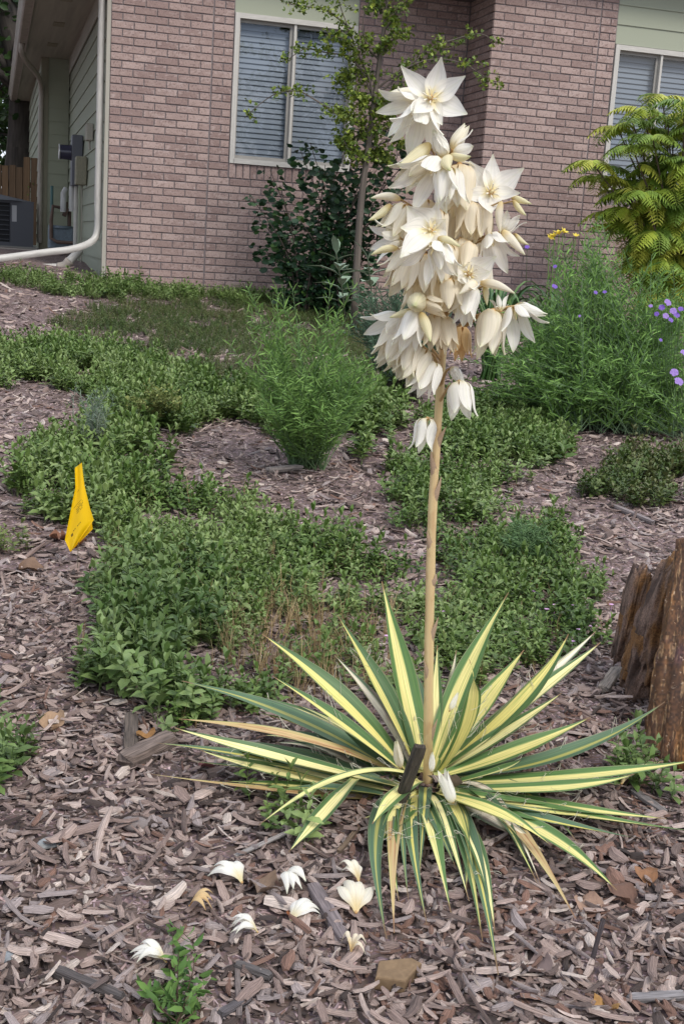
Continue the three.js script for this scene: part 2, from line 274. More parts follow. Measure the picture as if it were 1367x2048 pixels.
{ // electric meter: tall grey box, glass meter, small boxes
  const t = thing('electric_meter', 'grey electric meter box with round glass meter on the green siding', 'electric meter', houseP(-0.018, 0, -3.05), YAW);
  part('meter_box', merge([new RoundedBoxGeometry(0.12, 0.56, 0.3, 2, 0.01).translate(-0.062, 1.86, 0)]), M.metal, t);
  const c = new THREE.CylinderGeometry(0.08, 0.085, 0.13, 20); c.rotateZ(Math.PI / 2); c.translate(-0.19, 1.95, 0); part('glass_meter', c, std({ color: lin(0.05, 0.05, 0.08), roughness: 0.15 }), t);
  const rgn = new THREE.TorusGeometry(0.082, 0.008, 6, 20); rgn.rotateY(Math.PI / 2); rgn.translate(-0.255, 1.95, 0); part('meter_ring', rgn, std({ color: lin(0.6, 0.6, 0.6), roughness: 0.3, metalness: 0.6 }), t);
  const cn = tube([V(-0.06, 1.58, 0.05), V(-0.06, 0.7, 0.05)], 0.028, 0.028, 8); part('conduit', cn, M.pipe, t);
  const cn2 = tube([V(-0.04, 1.58, 0.35), V(-0.04, 0.7, 0.35)], 0.018, 0.018, 8); part('conduit', cn2, M.siding, t);
  const cn3 = tube([V(-0.1, 1.58, -0.06), V(-0.1, 1.3, -0.06)], 0.035, 0.035, 8); part('conduit', cn3, paint(0.6, 0.6, 0.58), t);
}
{ const t = thing('cable_box', 'small olive cable box fixed below the grey meter box', 'cable box', houseP(-0.018, 0, -2.3), YAW);
  part('cover', new RoundedBoxGeometry(0.12, 0.3, 0.2, 2, 0.015).translate(-0.06, 1.72, 0), M.olive, t); part('cable', tube([V(-0.05, 1.57, 0), V(-0.045, 1.2, 0.05), V(-0.045, 0.72, 0)], 0.008, 0.008, 6), M.trim, t); }
{ const t = thing('junction_box', 'small beige junction box high on the siding near the corner', 'junction box', houseP(-0.018, 0, -1.5), YAW);
  part('cover', new RoundedBoxGeometry(0.07, 0.17, 0.16, 2, 0.01).translate(-0.035, 2.07, 0), M.trim, t); part('cable', tube([V(-0.03, 1.99, 0), V(-0.03, 1.9, 0.01)], 0.012, 0.012, 6), M.trim, t); }
{ const t = thing('gas_meter', 'blue grey gas meter with rusty pipes at the foot of the siding', 'gas meter', houseP(-0.2, 0, -3.9), YAW), blue = paint(0.17, 0.22, 0.27, 0.5), rust = std({ color: lin(0.14, 0.09, 0.07), map: speckle });
  part('meter_body', merge([new RoundedBoxGeometry(0.3, 0.27, 0.22, 3, 0.03).translate(0, 0.98, 0), new THREE.CylinderGeometry(0.15, 0.15, 0.03, 20).translate(0, 1.12, 0)]), blue, t);
  part('inlet_pipe', tube([V(0.1, 1.13, 0), V(0.1, 1.3, 0.0), V(0.06, 1.34, 0.02), V(-0.1, 1.36, 0.05), V(-0.12, 1.2, 0.1), V(-0.12, 0.98, 0.15), V(-0.05, 0.94, 0.2), V(0.14, 0.94, 0.25)], 0.022, 0.022, 8), rust, t);
  part('regulator', merge([new THREE.CylinderGeometry(0.055, 0.055, 0.05, 16).rotateZ(1.2).translate(0.05, 1.3, 0.03), new THREE.CylinderGeometry(0.03, 0.03, 0.1, 12).translate(0.05, 1.37, 0.03)]), rust, t);
  part('riser_pipe', tube([V(-0.11, 0.85, -0.05), V(-0.11, 1.6, -0.05)], 0.018, 0.018, 8), paint(0.1, 0.2, 0.2), t);
  part('vent_pipe', tube([V(0.02, 1.3, 0.08), V(0.02, 1.52, 0.08), V(0.05, 1.58, 0.06)], 0.036, 0.03, 10), paint(0.6, 0.6, 0.6), t);
}
{ // drain pipe on the ground, edging behind it
  const t = thing('drain_pipe', 'white drain pipe lying along the ground with a bent elbow', 'drain pipe'); const z = -0.5;
  part('pipe_run', tube(smooth([at(-60, 546, 11.9), at(0, 540, 12.0), at(60, 537, 12.05), at(122, 535, 12.1)], 16), 0.04, 0.04, 10), M.pipe, t);
  part('elbow', tube(smooth([at(116, 535.3, 12.1), at(130, 532, 12.1), at(140, 521, 12.1)], 8), 0.047, 0.047, 10), paint(0.5, 0.44, 0.38), t);
  part('pipe_run', tube([at(138, 523, 12.1), at(160, 501, 12.2)], 0.04, 0.04, 10), M.pipe, t);
  const e = thing('garden_edging', 'dark reddish timber edging under a pale rail beside the house', 'edging');
  const A = at(-90, 504, 14.6), B = at(126, 500, 14.9), mid = A.clone().add(B).multiplyScalar(0.5), L = A.distanceTo(B), ang = Math.atan2(A.z - B.z, B.x - A.x);
  e.position.copy(mid); e.rotation.y = ang; part('rail', new RoundedBoxGeometry(L, 0.04, 0.06, 2, 0.01).translate(0, 0.015, 0), paint(0.4, 0.36, 0.32), e); part('timber', box(L, 0.34, 0.05, 0, -0.176, 0), std({ color: lin(0.055, 0.03, 0.028), map: grain }), e);
}
{ // board fence far behind on the left
  const A = at(-260, 400, 19), B = at(84, 400, 18.4); const t = thing('board_fence', 'brown weathered board fence behind the house corner', 'fence', V((A.x + B.x) / 2, 0, (A.z + B.z) / 2), Math.atan2(A.z - B.z, B.x - A.x));
  const L = Math.hypot(A.x - B.x, A.z - B.z), y0 = at(40, 440, 18.7).y - 0.35, y1 = at(40, 328, 18.7).y, r = rng(9), mats = [0, 1, 2, 3].map((k) => std({ color: lin(0.11 + 0.05 * k, 0.075 + 0.028 * k, 0.05 + 0.012 * k), map: grain, roughness: 0.95 }));
  for (let x = -L / 2; x < L / 2; x += 0.115) { const h = y1 - y0 + (x > L / 2 - 0.3 ? 0.06 : -0.06) + r() * 0.03; part('fence_board', box(0.1, h, 0.02, x + 0.05, y0 + h / 2, (r() - 0.5) * 0.012), mats[Math.floor(r() * 4)], t); }
  part('fence_rail', box(L, 0.08, 0.03, 0, y1 - 0.3, -0.04), mats[0], t); part('fence_rail', box(L, 0.08, 0.03, 0, y0 + 0.3, -0.04), mats[0], t);
}

// ================================================================ GROUND AND MULCH
M.soil = (() => {
  const W = 1024, c = document.createElement('canvas'); c.width = c.height = W; const x = c.getContext('2d'), r = rng(5);
  x.fillStyle = '#5c4d46'; x.fillRect(0, 0, W, W);
  for (let k = 0; k < 9000; k++) {
    const a = r() * 6.28, l = 6 + r() * 26, w = 2 + r() * 6, px = r() * W, py = r() * W, b = 66 + 130 * r() * r() + 12, q = r();
    x.fillStyle = `rgb(${b + 10 + q * 8},${b * 0.92 + 2},${b * 0.9 + (1 - q) * 8})`;
    for (const ox of [-W, 0, W]) for (const oy of [-W, 0, W]) { if (Math.abs(px + ox - W / 2) > W / 2 + 40 || Math.abs(py + oy - W / 2) > W / 2 + 40) continue; x.save(); x.translate(px + ox, py + oy); x.rotate(a); x.beginPath(); x.moveTo(-l / 2, -w / 3); x.lineTo(l / 2, -w / 2); x.lineTo(l / 2 - 2, w / 2); x.lineTo(-l / 2 + 3, w / 2); x.fill(); x.restore(); }
  }
  const t = new THREE.CanvasTexture(c); t.colorSpace = THREE.SRGBColorSpace; t.wrapS = t.wrapT = THREE.RepeatWrapping; t.repeat.set(1 / 0.9, 1 / 0.9);
  const b = t.clone(); b.colorSpace = THREE.NoColorSpace;
  return std({ map: t, bumpMap: b, bumpScale: 0.006, roughness: 0.95 });
})();
const soil = (() => {
  const xs = [], zs = []; for (let x = -120; x < -8; x += 8) xs.push(x); for (let x = -8; x < 8; x += 0.07) xs.push(x); for (let x = 8; x <= 120; x += 8) xs.push(x);
  for (let z = 100; z > 2; z -= 7) zs.push(z); for (let z = 2; z > -16; z -= 0.07) zs.push(z); for (let z = -16; z >= -200; z -= 8) zs.push(z);
  const pos = [], uv = [], idx = []; for (const z of zs) for (const x of xs) { pos.push(x, ground(x, z) + (Math.abs(x) < 8 && z < 2 && z > -16 ? 0.012 * (noise(x * 9, z * 9, 8) - 0.5) : 0), z); uv.push(x, -z); }
  const w = xs.length; for (let j = 0; j < zs.length - 1; j++) for (let i = 0; i < w - 1; i++) { const a = j * w + i; idx.push(a, a + 1, a + w, a + 1, a + w + 1, a + w); }
  const m = single('ground', geom(pos, idx, uv), M.soil, 'mulched garden ground sloping up to the house', null); m.userData.kind = 'structure'; return m;
})();
M.chip = std({ map: grain, roughness: 0.93, bumpMap: grain, bumpScale: 0.0012 });
function chipGeo(kind, seed) {   // unit-length pieces of bark and wood, 12 to 50 triangles
  const r = rng(seed * 131 + 7), pos = [], uv = [], idx = [];
  const rows = kind === 'twig' ? 5 : 4, wid = kind === 'twig' ? 0.035 : kind === 'flake' ? 0.23 : kind === 'splinter' ? 0.10 : 0.17, th = kind === 'twig' ? 0.03 : kind === 'flake' ? 0.03 : 0.05;
  const bend = (r() - 0.5) * (kind === 'flake' ? 0.25 : 0.14), side = (r() - 0.5) * 0.14;
  for (let i = 0; i < rows; i++) {
    const t = i / (rows - 1), e = kind === 'flake' ? Math.sin(Math.PI * (0.1 + 0.8 * t)) ** 0.7 : i === 0 || i === rows - 1 ? 0.45 + 0.5 * r() : 0.85 + 0.3 * r();
    const cx = side * Math.sin(t * Math.PI), cy = bend * Math.sin(t * Math.PI), w = wid * e, x = t - 0.5 + (r() - 0.5) * 0.06, h = th * (0.6 + 0.7 * r());
    const cu = kind === 'flake' ? 0.07 : 0.015;
    for (const [a, b] of [[-1, 0], [-0.35 + 0.3 * r(), 1], [0.4 + 0.25 * r(), 0.75 + 0.4 * r()], [1, 0.1], [0.1, -0.7]]) { pos.push(x + (Math.abs(a) === 1 ? (r() - 0.5) * 0.08 : 0), cy + h * b - cu * a * a, cx + w * a); uv.push((a + 1) / 2, t * 0.9 + seed * 0.13); }
  }
  for (let i = 0; i < rows - 1; i++) for (let k = 0; k < 5; k++) { const a = i * 5 + k, b = i * 5 + (k + 1) % 5; idx.push(a, a + 5, b, b, a + 5, b + 5); }
  for (const [o, f] of [[0, 0], [(rows - 1) * 5, 1]]) for (let k = 1; k < 4; k++) f ? idx.push(o, o + k + 1, o + k) : idx.push(o, o + k, o + k + 1);
  const g = geom(pos, idx, uv).toNonIndexed(); g.computeVertexNormals(); return g;
}
const CHIPS = [['splinter', 1], ['splinter', 2], ['slab', 3], ['slab', 4], ['flake', 5], ['flake', 6], ['flake', 7], ['twig', 8]].map(([k, s]) => ({ kind: k, geo: chipGeo(k, s) }));
const CHIP_TONES = [[0.085, 0.06, 0.052], [0.2, 0.142, 0.123], [0.35, 0.25, 0.215], [0.5, 0.37, 0.318], [0.64, 0.5, 0.435], [0.44, 0.36, 0.34], [0.3, 0.17, 0.125], [0.78, 0.65, 0.565]];
const inPoly = (x, z, P) => { let c = false; for (let i = 0, j = P.length - 1; i < P.length; j = i++) if ((P[i].z > z) !== (P[j].z > z) && x < ((P[j].x - P[i].x) * (z - P[i].z)) / (P[j].z - P[i].z) + P[i].x) c = !c; return c; };
const worldPoly = (pts) => pts.map(([a, b]) => gp(a, b));
const ROSETTE = V(0.2, 0, -2.3);
function chipMatrix(x, z, L, r, lift, tilt) {
  const q = new THREE.Quaternion().setFromEuler(new THREE.Euler((r() - 0.5) * tilt * 1.4, r() * 6.283, (r() - 0.5) * tilt, 'YXZ'));
  const slope = new THREE.Quaternion().setFromUnitVectors(V(0, 1, 0), V(0, 1, 0.072).normalize());
  return new THREE.Matrix4().compose(V(x, ground(x, z) + lift, z), slope.multiply(q), V(L, L, L * (0.75 + 0.6 * r())));
}
{ // the pieces that show largest, one by one
  const r = rng(321), toneMat = CHIP_TONES.map((c) => new THREE.MeshStandardMaterial({ color: lin(...c), map: grain, bumpMap: grain, bumpScale: 0.0012, roughness: 0.93 }));
  let n = 0;
  for (let tries = 0; n < 296 && tries < 4000; tries++) {
    const px = r() * 1400 - 15, py = 1330 + r() * 740; if (py < 1600 && px > 250 && px < 1150) continue;
    const p = gp(px, py); if (p.distanceTo(ROSETTE) < 0.2) continue;
    const q = r(), k = q < 0.3 ? 0 : q < 0.4 ? 1 : q < 0.6 ? 2 : q < 0.75 ? 3 : q < 0.92 ? 4 + Math.floor(r() * 3) : 7, L = (k === 7 ? 0.1 : k > 3 ? 0.032 : 0.042) * (0.6 + r() ** 1.5 * 1.0), tq = r(), tone = tq < 0.1 ? 1 : tq < 0.3 ? 2 : tq < 0.52 ? 3 : tq < 0.72 ? 4 : tq < 0.87 ? 5 : tq < 0.93 ? 6 : 7;
    const m = part(k === 7 ? 'twig' : 'wood_chip', CHIPS[k].geo, toneMat[tone], soil); m.applyMatrix4(chipMatrix(p.x, p.z, L, r, 0.016 + r() * 0.008, 0.5)); n++;
  }
}
{ // the rest of the mulch
  const r = rng(99), lists = CHIPS.map(() => []);
  const put = (x, z, big) => {
    const q = r(), k = q < 0.22 ? 0 : q < 0.36 ? 1 : q < 0.5 ? 2 : q < 0.63 ? 3 : q < 0.93 ? 4 + Math.floor(r() * 3) : 7; const far = Math.hypot(x, z);
    const rightish = x > 0.05 && z > -2.7 && r() < 0.5 ? 1 : 0, L = (k === 7 ? 0.07 : k > 3 ? 0.021 : 0.03) * (0.32 + r() ** 1.8 * 1.45) * big; let tq = r(); if (rightish) tq = r() < 0.4 ? 0.93 : tq * 0.85;
    const tone = tq < 0.1 ? 0 : tq < 0.23 ? 1 : tq < 0.43 ? 2 : tq < 0.63 ? 3 : tq < 0.8 ? 4 : tq < 0.92 ? 5 : tq < 0.96 ? 6 : 7, v = 0.8 + 0.4 * r(), c = CHIP_TONES[tone];
    lists[k].push([chipMatrix(x, z, L, r, 0.001 + r() * 0.013, 0.75), lin(c[0] * v, c[1] * v, c[2] * v)]);
  };
  for (let k = 0; k < 44000; k++) { const D = 1.2 + 2.2 * r(), x = (r() - 0.5) * (0.62 * D + 1.5); put(x, -D, 1); }
  for (let k = 0; k < 25000; k++) { const D = 3.3 + 3.2 * r() ** 1.1, x = (r() - 0.5) * (0.64 * D + 1.8); put(x, -D, 1.25); }
  for (let k = 0; k < 13000; k++) { const D = 6.5 + 5.2 * r(), x = (r() - 0.5) * (0.64 * D + 2.2); put(x, -D, 1.9); }
  const dummy = new THREE.Object3D();
  lists.forEach((l, k) => { const m = new THREE.InstancedMesh(CHIPS[k].geo, M.chip, l.length); l.forEach(([a, c], i) => { m.setMatrixAt(i, a); m.setColorAt(i, c); }); m.name = 'mulch'; m.userData.kind = 'stuff'; soil.add(m); });
}

// ================================================================ LOW GROWTH
const leafMat = (ro = 0.55) => new THREE.MeshPhysicalMaterial({ color: 0xffffff, roughness: ro, side: THREE.DoubleSide, transmission: 0.22, thickness: 0, specularIntensity: 0.6 });
M.leaf = leafMat(0.42); M.leafMatte = leafMat(0.8);
function oval(L, W, fold = 0.25, droop = 0.25, q = 0.45) {   // one leaf from the origin along +y, upper side +z, 8 triangles
  const rows = [[0, 0.05], [q * 0.55, 0.8], [q + 0.22, 0.92], [1, 0.02]], pos = [], uv = [], idx = [];
  for (const [t, w] of rows) for (const a of [-1, 0, 1]) { pos.push(a * w * W / 2, t * L, droop * L * t * t - fold * W * Math.abs(a) * w); uv.push((a + 1) / 2, t); }
  for (let i = 0; i < 3; i++) for (let k = 0; k < 2; k++) { const a = i * 3 + k; idx.push(a, a + 1, a + 3, a + 1, a + 4, a + 3); }
  return geom(pos, idx, uv);
}
function placed(g, p, yaw, lean, roll = 0, s = 1) { const m = new THREE.Matrix4().compose(p, new THREE.Quaternion().setFromEuler(new THREE.Euler(lean, yaw, roll, 'YXZ')), V(s, s, s)); return g.clone().applyMatrix4(m); }
function sprig(o, seed) {   // upright shoot with leaf pairs
  const r = rng(seed), out = [], hgt = o.h * (0.8 + 0.4 * r()), lx = (r() - 0.5) * o.h * 0.6, lz = (r() - 0.5) * o.h * 0.6;
  const P = (t) => V(lx * t * t, hgt * t, lz * t * t);
  for (let k = 0; k < o.pairs; k++) { const t = 0.25 + 0.75 * k / (o.pairs - 1 || 1), yaw = k * 1.571 + r() * 0.7, L = o.L * (k > o.pairs - 3 ? 0.7 : 1) * (0.8 + 0.4 * r()); for (const s of [0, Math.PI]) out.push(placed(oval(L, L * o.w, 0.22, 0.2), P(t), yaw + s + (r() - 0.5) * 0.5, (k > o.pairs - 2 ? 0.35 : 0.75 + 0.5 * r()) * (o.open ?? 1))); }
  const st = tube([P(0), P(0.5), P(1)], o.h * 0.012, o.h * 0.008, 3); out.push(st);
  return merge(out);
}
function blades(o, seed) { const r = rng(seed), out = []; for (let k = 0; k < o.n; k++) { const a = r() * 6.28, l = o.h * (0.5 + 0.6 * r()), b = 0.3 + 0.7 * r(); out.push(ribbon([V(0, 0, 0), V(Math.cos(a) * l * b * 0.25, l * 0.6, Math.sin(a) * l * b * 0.25), V(Math.cos(a) * l * b * 0.7, l * (0.95 - 0.3 * b), Math.sin(a) * l * b * 0.7)], V(-Math.cos(a), 0.6, -Math.sin(a)), (t) => o.w * (1 - t) + 0.0004, 0.1, 1)); } return merge(out); }
const SPRIGS = {
  broad: [1, 2, 3, 4].map((s) => sprig({ h: 0.08, pairs: 5, L: 0.033, w: 0.48, open: 1.1 }, s)), mid: [5, 6, 7, 8].map((s) => sprig({ h: 0.07, pairs: 5, L: 0.025, w: 0.52, open: 1.1 }, s)), fine: [9, 10, 11].map((s) => sprig({ h: 0.06, pairs: 6, L: 0.013, w: 0.5 }, s)),
  grass: [12, 13, 14].map((s) => blades({ n: 9, h: 0.07, w: 0.003 }, s)), straw: [15, 16].map((s) => blades({ n: 5, h: 0.13, w: 0.0016 }, s)), sage: [17, 18, 19].map((s) => sprig({ h: 0.1, pairs: 6, L: 0.034, w: 0.47, open: 1.15 }, s)),
};
function patch(name, label, polyPx, mixes, density, tones, seed, scale = 1, avoid = []) {
  const P = worldPoly(polyPx), r = rng(seed), xs = P.map((p) => p.x), zs = P.map((p) => p.z), x0 = Math.min(...xs), x1 = Math.max(...xs), z0 = Math.min(...zs), z1 = Math.max(...zs), n = Math.round((x1 - x0) * (z1 - z0) * density), bins = new Map();
  const av = avoid.map((a) => ({ P: worldPoly(a[0]), keep: a[1] }));
  for (let k = 0; k < n; k++) {
    const x = lerp(x0, x1, r()), z = lerp(z0, z1, r()); const jx = x + (noise(x * 7, z * 7, seed) - 0.5) * 0.22, jz = z + (noise(x * 7, z * 7, seed + 3) - 0.5) * 0.22;
    if (!inPoly(jx, jz, P) || fbm(x * 5, z * 5, seed + 9, 2) < 0.36 || av.some((a) => inPoly(jx, jz, a.P) && r() > a.keep)) { r(); r(); continue; }
    let q = r(), kind = mixes[0][0]; for (const [m, w] of mixes) { if (q < w) { kind = m; break; } q -= w; }
    const list = SPRIGS[kind], g = list[Math.floor(r() * list.length)]; if (!bins.has(g)) bins.set(g, []);
    const edge = 0.75 + 0.5 * fbm(x * 4 + 5, z * 4, seed + 21, 2), s = scale * edge * (0.75 + 0.55 * r());
    const mm = new THREE.Matrix4().compose(V(x, ground(x, z) - 0.004, z), new THREE.Quaternion().setFromEuler(new THREE.Euler((r() - 0.5) * 0.7, r() * 6.283, (r() - 0.5) * 0.7)), V(s, s * (0.8 + 0.5 * r()), s));
    const tq = fbm(x * 3, z * 3, seed + 40, 2) * 0.6 + r() * 0.55, T = kind === 'straw' ? [[0.24, 0.15, 0.075], [0.42, 0.31, 0.16]] : tones, ti = clamp(tq * T.length - 0.05 * T.length, 0, T.length - 1.001), c = mix3(T[Math.floor(ti)], T[Math.floor(ti) + 1], ti % 1), v = 0.8 + 0.4 * r();
    bins.get(g).push([mm, lin(c[0] * v, c[1] * v, c[2] * v)]);
  }
  const g = new THREE.Group(); g.name = numbered(name); scene.add(g); tag(g, label, 'ground cover', null, 'stuff');
  for (const [geo, l] of bins) { const m = new THREE.InstancedMesh(geo, M.leaf, l.length); l.forEach(([a, c], i) => { m.setMatrixAt(i, a); m.setColorAt(i, c); }); m.name = 'foliage'; m.userData.kind = 'stuff'; g.add(m); }
}
const GREEN = [[0.05, 0.1, 0.025], [0.095, 0.165, 0.035], [0.15, 0.23, 0.058], [0.25, 0.33, 0.12]], BLUEGREEN = [[0.05, 0.1, 0.027], [0.09, 0.16, 0.04], [0.135, 0.21, 0.06], [0.2, 0.275, 0.1]], DEEP = [[0.05, 0.085, 0.022], [0.075, 0.125, 0.03], [0.105, 0.15, 0.04], [0.15, 0.16, 0.06]];
patch('ground_cover', 'leafy green ground cover spreading behind and left of the yucca', [[165, 1350], [185, 1250], [240, 1150], [190, 1090], [240, 1000], [330, 985], [430, 1000], [540, 1050], [640, 1090], [780, 1120], [990, 1070], [1130, 1060], [1190, 1190], [1180, 1300], [1090, 1350], [980, 1400], [760, 1430], [560, 1450], [420, 1490], [290, 1490], [215, 1400]], [['broad', 0.5], ['mid', 0.42], ['straw', 0.08]], 2200, GREEN, 61, 0.86, [[[[500, 1270], [650, 1210], [780, 1280], [760, 1400], [560, 1420], [450, 1350]], 0.14]]);
patch('ground_cover', 'grey green leafy clump at the left front edge of the ground cover', [[165, 1350], [190, 1230], [260, 1150], [420, 1150], [460, 1260], [400, 1370], [420, 1470], [290, 1480], [215, 1400]], [['sage', 0.7], ['broad', 0.3]], 1500, BLUEGREEN, 162, 1.0);
patch('ground_cover', 'straw coloured dry stems among thin leaves behind the yucca', [[440, 1260], [620, 1200], [790, 1280], [770, 1400], [560, 1420], [450, 1370]], [['straw', 0.85], ['mid', 0.15]], 1500, GREEN, 63, 1.0);
patch('ground_cover', 'green leafy ground cover directly behind the yellow flag', [[15, 920], [70, 930], [50, 1000], [110, 1070], [190, 1070], [330, 980], [300, 910], [200, 870], [80, 890]], [['broad', 0.6], ['mid', 0.4]], 1600, GREEN, 64, 1.05);
patch('ground_cover', 'wide green leafy carpet across the middle left of the bed', [[-40, 800], [-20, 715], [110, 690], [200, 690], [300, 715], [400, 765], [500, 800], [570, 830], [570, 890], [430, 840], [330, 890], [200, 910], [110, 870], [170, 810], [80, 770]], [['broad', 0.4], ['mid', 0.6]], 1700, GREEN, 65, 1.08);
patch('ground_cover', 'low dark mossy thyme carpet in front of the brick wall', [[110, 640], [230, 598], [560, 612], [760, 640], [770, 800], [600, 840], [480, 810], [400, 775], [300, 725], [200, 695], [120, 690]], [['fine', 0.93], ['grass', 0.07]], 1900, DEEP, 66, 0.85);
patch('ground_cover', 'narrow strip of fine green growth along the foot of the wall', [[-30, 560], [60, 548], [200, 566], [400, 590], [700, 615], [700, 628], [400, 604], [250, 604], [100, 592]], [['fine', 0.6], ['mid', 0.33], ['grass', 0.07]], 1300, GREEN, 67, 1.3);
patch('ground_cover', 'green ground cover to the right of the flower stalk', [[770, 1020], [790, 940], [830, 900], [890, 810], [1080, 810], [1150, 900], [1130, 960], [1000, 970], [950, 1020], [980, 1060], [830, 1070]], [['broad', 0.35], ['mid', 0.65]], 1700, GREEN, 68, 1.02);
patch('ground_cover', 'green patch by the right edge between two bare mulch areas', [[1140, 975], [1200, 915], [1420, 920], [1420, 1020], [1280, 1020], [1160, 985]], [['mid', 0.8], ['fine', 0.2]], 1500, DEEP, 69, 1.15);
patch('ground_cover', 'small green clump at the left edge of the foreground mulch', [[-70, 1420], [40, 1400], [70, 1480], [30, 1580], [-70, 1620]], [['sage', 0.6], ['broad', 0.4]], 1900, BLUEGREEN, 171, 1.0);
patch('ground_cover', 'yellowish green patch at the left edge below the flag', [[-60, 1100], [30, 1090], [70, 1125], [20, 1150], [-60, 1160]], [['mid', 0.8], ['fine', 0.2]], 1300, [[0.1, 0.14, 0.04], [0.16, 0.2, 0.06], [0.2, 0.24, 0.08]], 71, 1.0);
patch('ground_cover', 'dark leaf clump beside the foot of the feathery bush', [[690, 880], [760, 800], [820, 850], [780, 910], [700, 930]], [['broad', 0.7], ['mid', 0.3]], 1500, GREEN, 72, 1.2);
patch('ground_cover', 'dark green sprigs in the shade below the left yucca leaves', [[455, 1680], [480, 1600], [610, 1610], [640, 1650], [560, 1700]], [['mid', 0.7], ['broad', 0.3]], 1500, GREEN, 73, 0.8);
patch('ground_cover', 'pale green leaves growing at the foot of the brown rock', [[1210, 1600], [1225, 1510], [1300, 1510], [1310, 1600]], [['broad', 1]], 1500, BLUEGREEN, 74, 0.9);

// ================================================================ SHRUBS, TREES, FLOWERS
function instanced(parent, name, geos, list, mat) {   // list: [geo index, matrix, colour]
  geos.forEach((g, k) => { const l = list.filter((e) => e[0] === k); if (!l.length) return; const m = new THREE.InstancedMesh(g, mat, l.length); l.forEach((e, i) => { m.setMatrixAt(i, e[1]); m.setColorAt(i, e[2]); }); m.name = name; m.userData.kind = 'stuff'; parent.add(m); });
}
const lookM = (p, dir, roll, s) => { const q = new THREE.Quaternion().setFromUnitVectors(V(0, 1, 0), dir.clone().normalize()); q.multiply(new THREE.Quaternion().setFromAxisAngle(V(0, 1, 0), roll)); return new THREE.Matrix4().compose(p, q, V(s, s, s)); };
function wispy(label, basePx, tops, o) {   // many thin stems from one base, narrow leaves in pairs
  const base = gp(...basePx), t = thing('feathery_shrub', label, 'shrub', base), r = rng(o.seed), stems = [], leaves = [];
  const geos = [oval(o.L, o.W, 0.15, 0.3), oval(o.L * 0.75, o.W, 0.2, 0.55)];
  for (let k = 0; k < o.n; k++) {
    const [px, py, D, sp] = tops[k % tops.length], e = at(px + (r() - 0.5) * sp * 2, py + (r() - 0.5) * sp, D + (r() - 0.5) * o.deep), rel = e.sub(base), f = 0.45 + 0.55 * r() ** 0.5; rel.multiplyScalar(f);
    const b = V((r() - 0.5) * o.foot, 0, (r() - 0.5) * o.foot), m = b.clone().lerp(rel, 0.5).add(V((r() - 0.5) * 0.08, 0.06 * rel.y + 0.04 * r(), (r() - 0.5) * 0.08)), pts = smooth([b, m, rel], 8); stems.push(tube(pts, o.stem, o.stem * 0.4, 3));
    const n = o.leaves;
    for (let i = 0; i < n; i++) { const u = o.bare + (1 - o.bare) * (i / n), q = u * 8, a = Math.min(7, Math.floor(q)), p = pts[a].clone().lerp(pts[a + 1], q - a), T = pts[a + 1].clone().sub(pts[a]).normalize(), az = i * 2.4 + r(); 
      const d = V(Math.cos(az), 0, Math.sin(az)).addScaledVector(T, 0.5 + 0.9 * r()); const c = mix3(o.c0, o.c1, r()), v = 0.8 + 0.4 * r();
      leaves.push([i % 2, lookM(p, d, r() * 6.28, 0.7 + 0.6 * r()), lin(c[0] * v, c[1] * v, c[2] * v)]); }
  }
  part('stems', merge(stems), std({ color: lin(...o.stemC), roughness: 0.8, side: THREE.DoubleSide }), t).userData.kind = 'stuff';
  instanced(t, 'foliage', geos, leaves, M.leafMatte); return t;
}
wispy('feathery light green bush left of the flower stalk on bare mulch', [612, 935], [[530, 590, 4.75, 60], [640, 600, 4.85, 80], [700, 690, 4.8, 60], [510, 690, 4.7, 60], [600, 720, 4.5, 70], [740, 740, 4.9, 40], [650, 800, 4.5, 80], [560, 800, 4.6, 60]], { seed: 1, n: 220, deep: 0.5, foot: 0.14, L: 0.042, W: 0.0048, leaves: 46, bare: 0.16, stem: 0.0022, c0: [0.085, 0.175, 0.035], c1: [0.21, 0.35, 0.085], stemC: [0.1, 0.17, 0.07] });
wispy('grey green feathery bush with a dark base behind the lower blossoms', [800, 800], [[740, 570, 6.5, 50], [780, 560, 6.5, 60], [860, 600, 6.6, 60], [720, 640, 6.5, 40], [800, 660, 6.2, 70], [880, 640, 6.5, 50]], { seed: 2, n: 200, deep: 0.5, foot: 0.2, L: 0.05, W: 0.005, leaves: 44, bare: 0.3, stem: 0.003, c0: [0.05, 0.1, 0.055], c1: [0.12, 0.2, 0.12], stemC: [0.05, 0.045, 0.03] });
wispy('large airy grey green shrub at the right with scattered mauve blooms', [1230, 850], [[1060, 580, 6.2, 70], [1200, 500, 6.4, 90], [1300, 530, 6.3, 80], [1030, 690, 6.0, 60], [1000, 740, 6.1, 40], [950, 700, 6.4, 50], [930, 770, 6.3, 40], [985, 640, 6.6, 50], [1090, 640, 6.2, 60], [1400, 560, 6.2, 60], [1420, 700, 6.0, 60], [1130, 510, 6.4, 60], [1200, 680, 5.9, 90], [1340, 680, 6.0, 70], [1150, 480, 6.6, 60], [1040, 640, 6.4, 40], [1250, 760, 5.8, 90], [1120, 780, 5.9, 60], [1350, 600, 6.2, 60], [1180, 430, 6.6, 30]], { seed: 3, n: 740, deep: 0.8, foot: 0.7, L: 0.046, W: 0.0066, leaves: 46, bare: 0.1, stem: 0.0025, c0: [0.08, 0.17, 0.03], c1: [0.21, 0.36, 0.085], stemC: [0.1, 0.16, 0.08] });
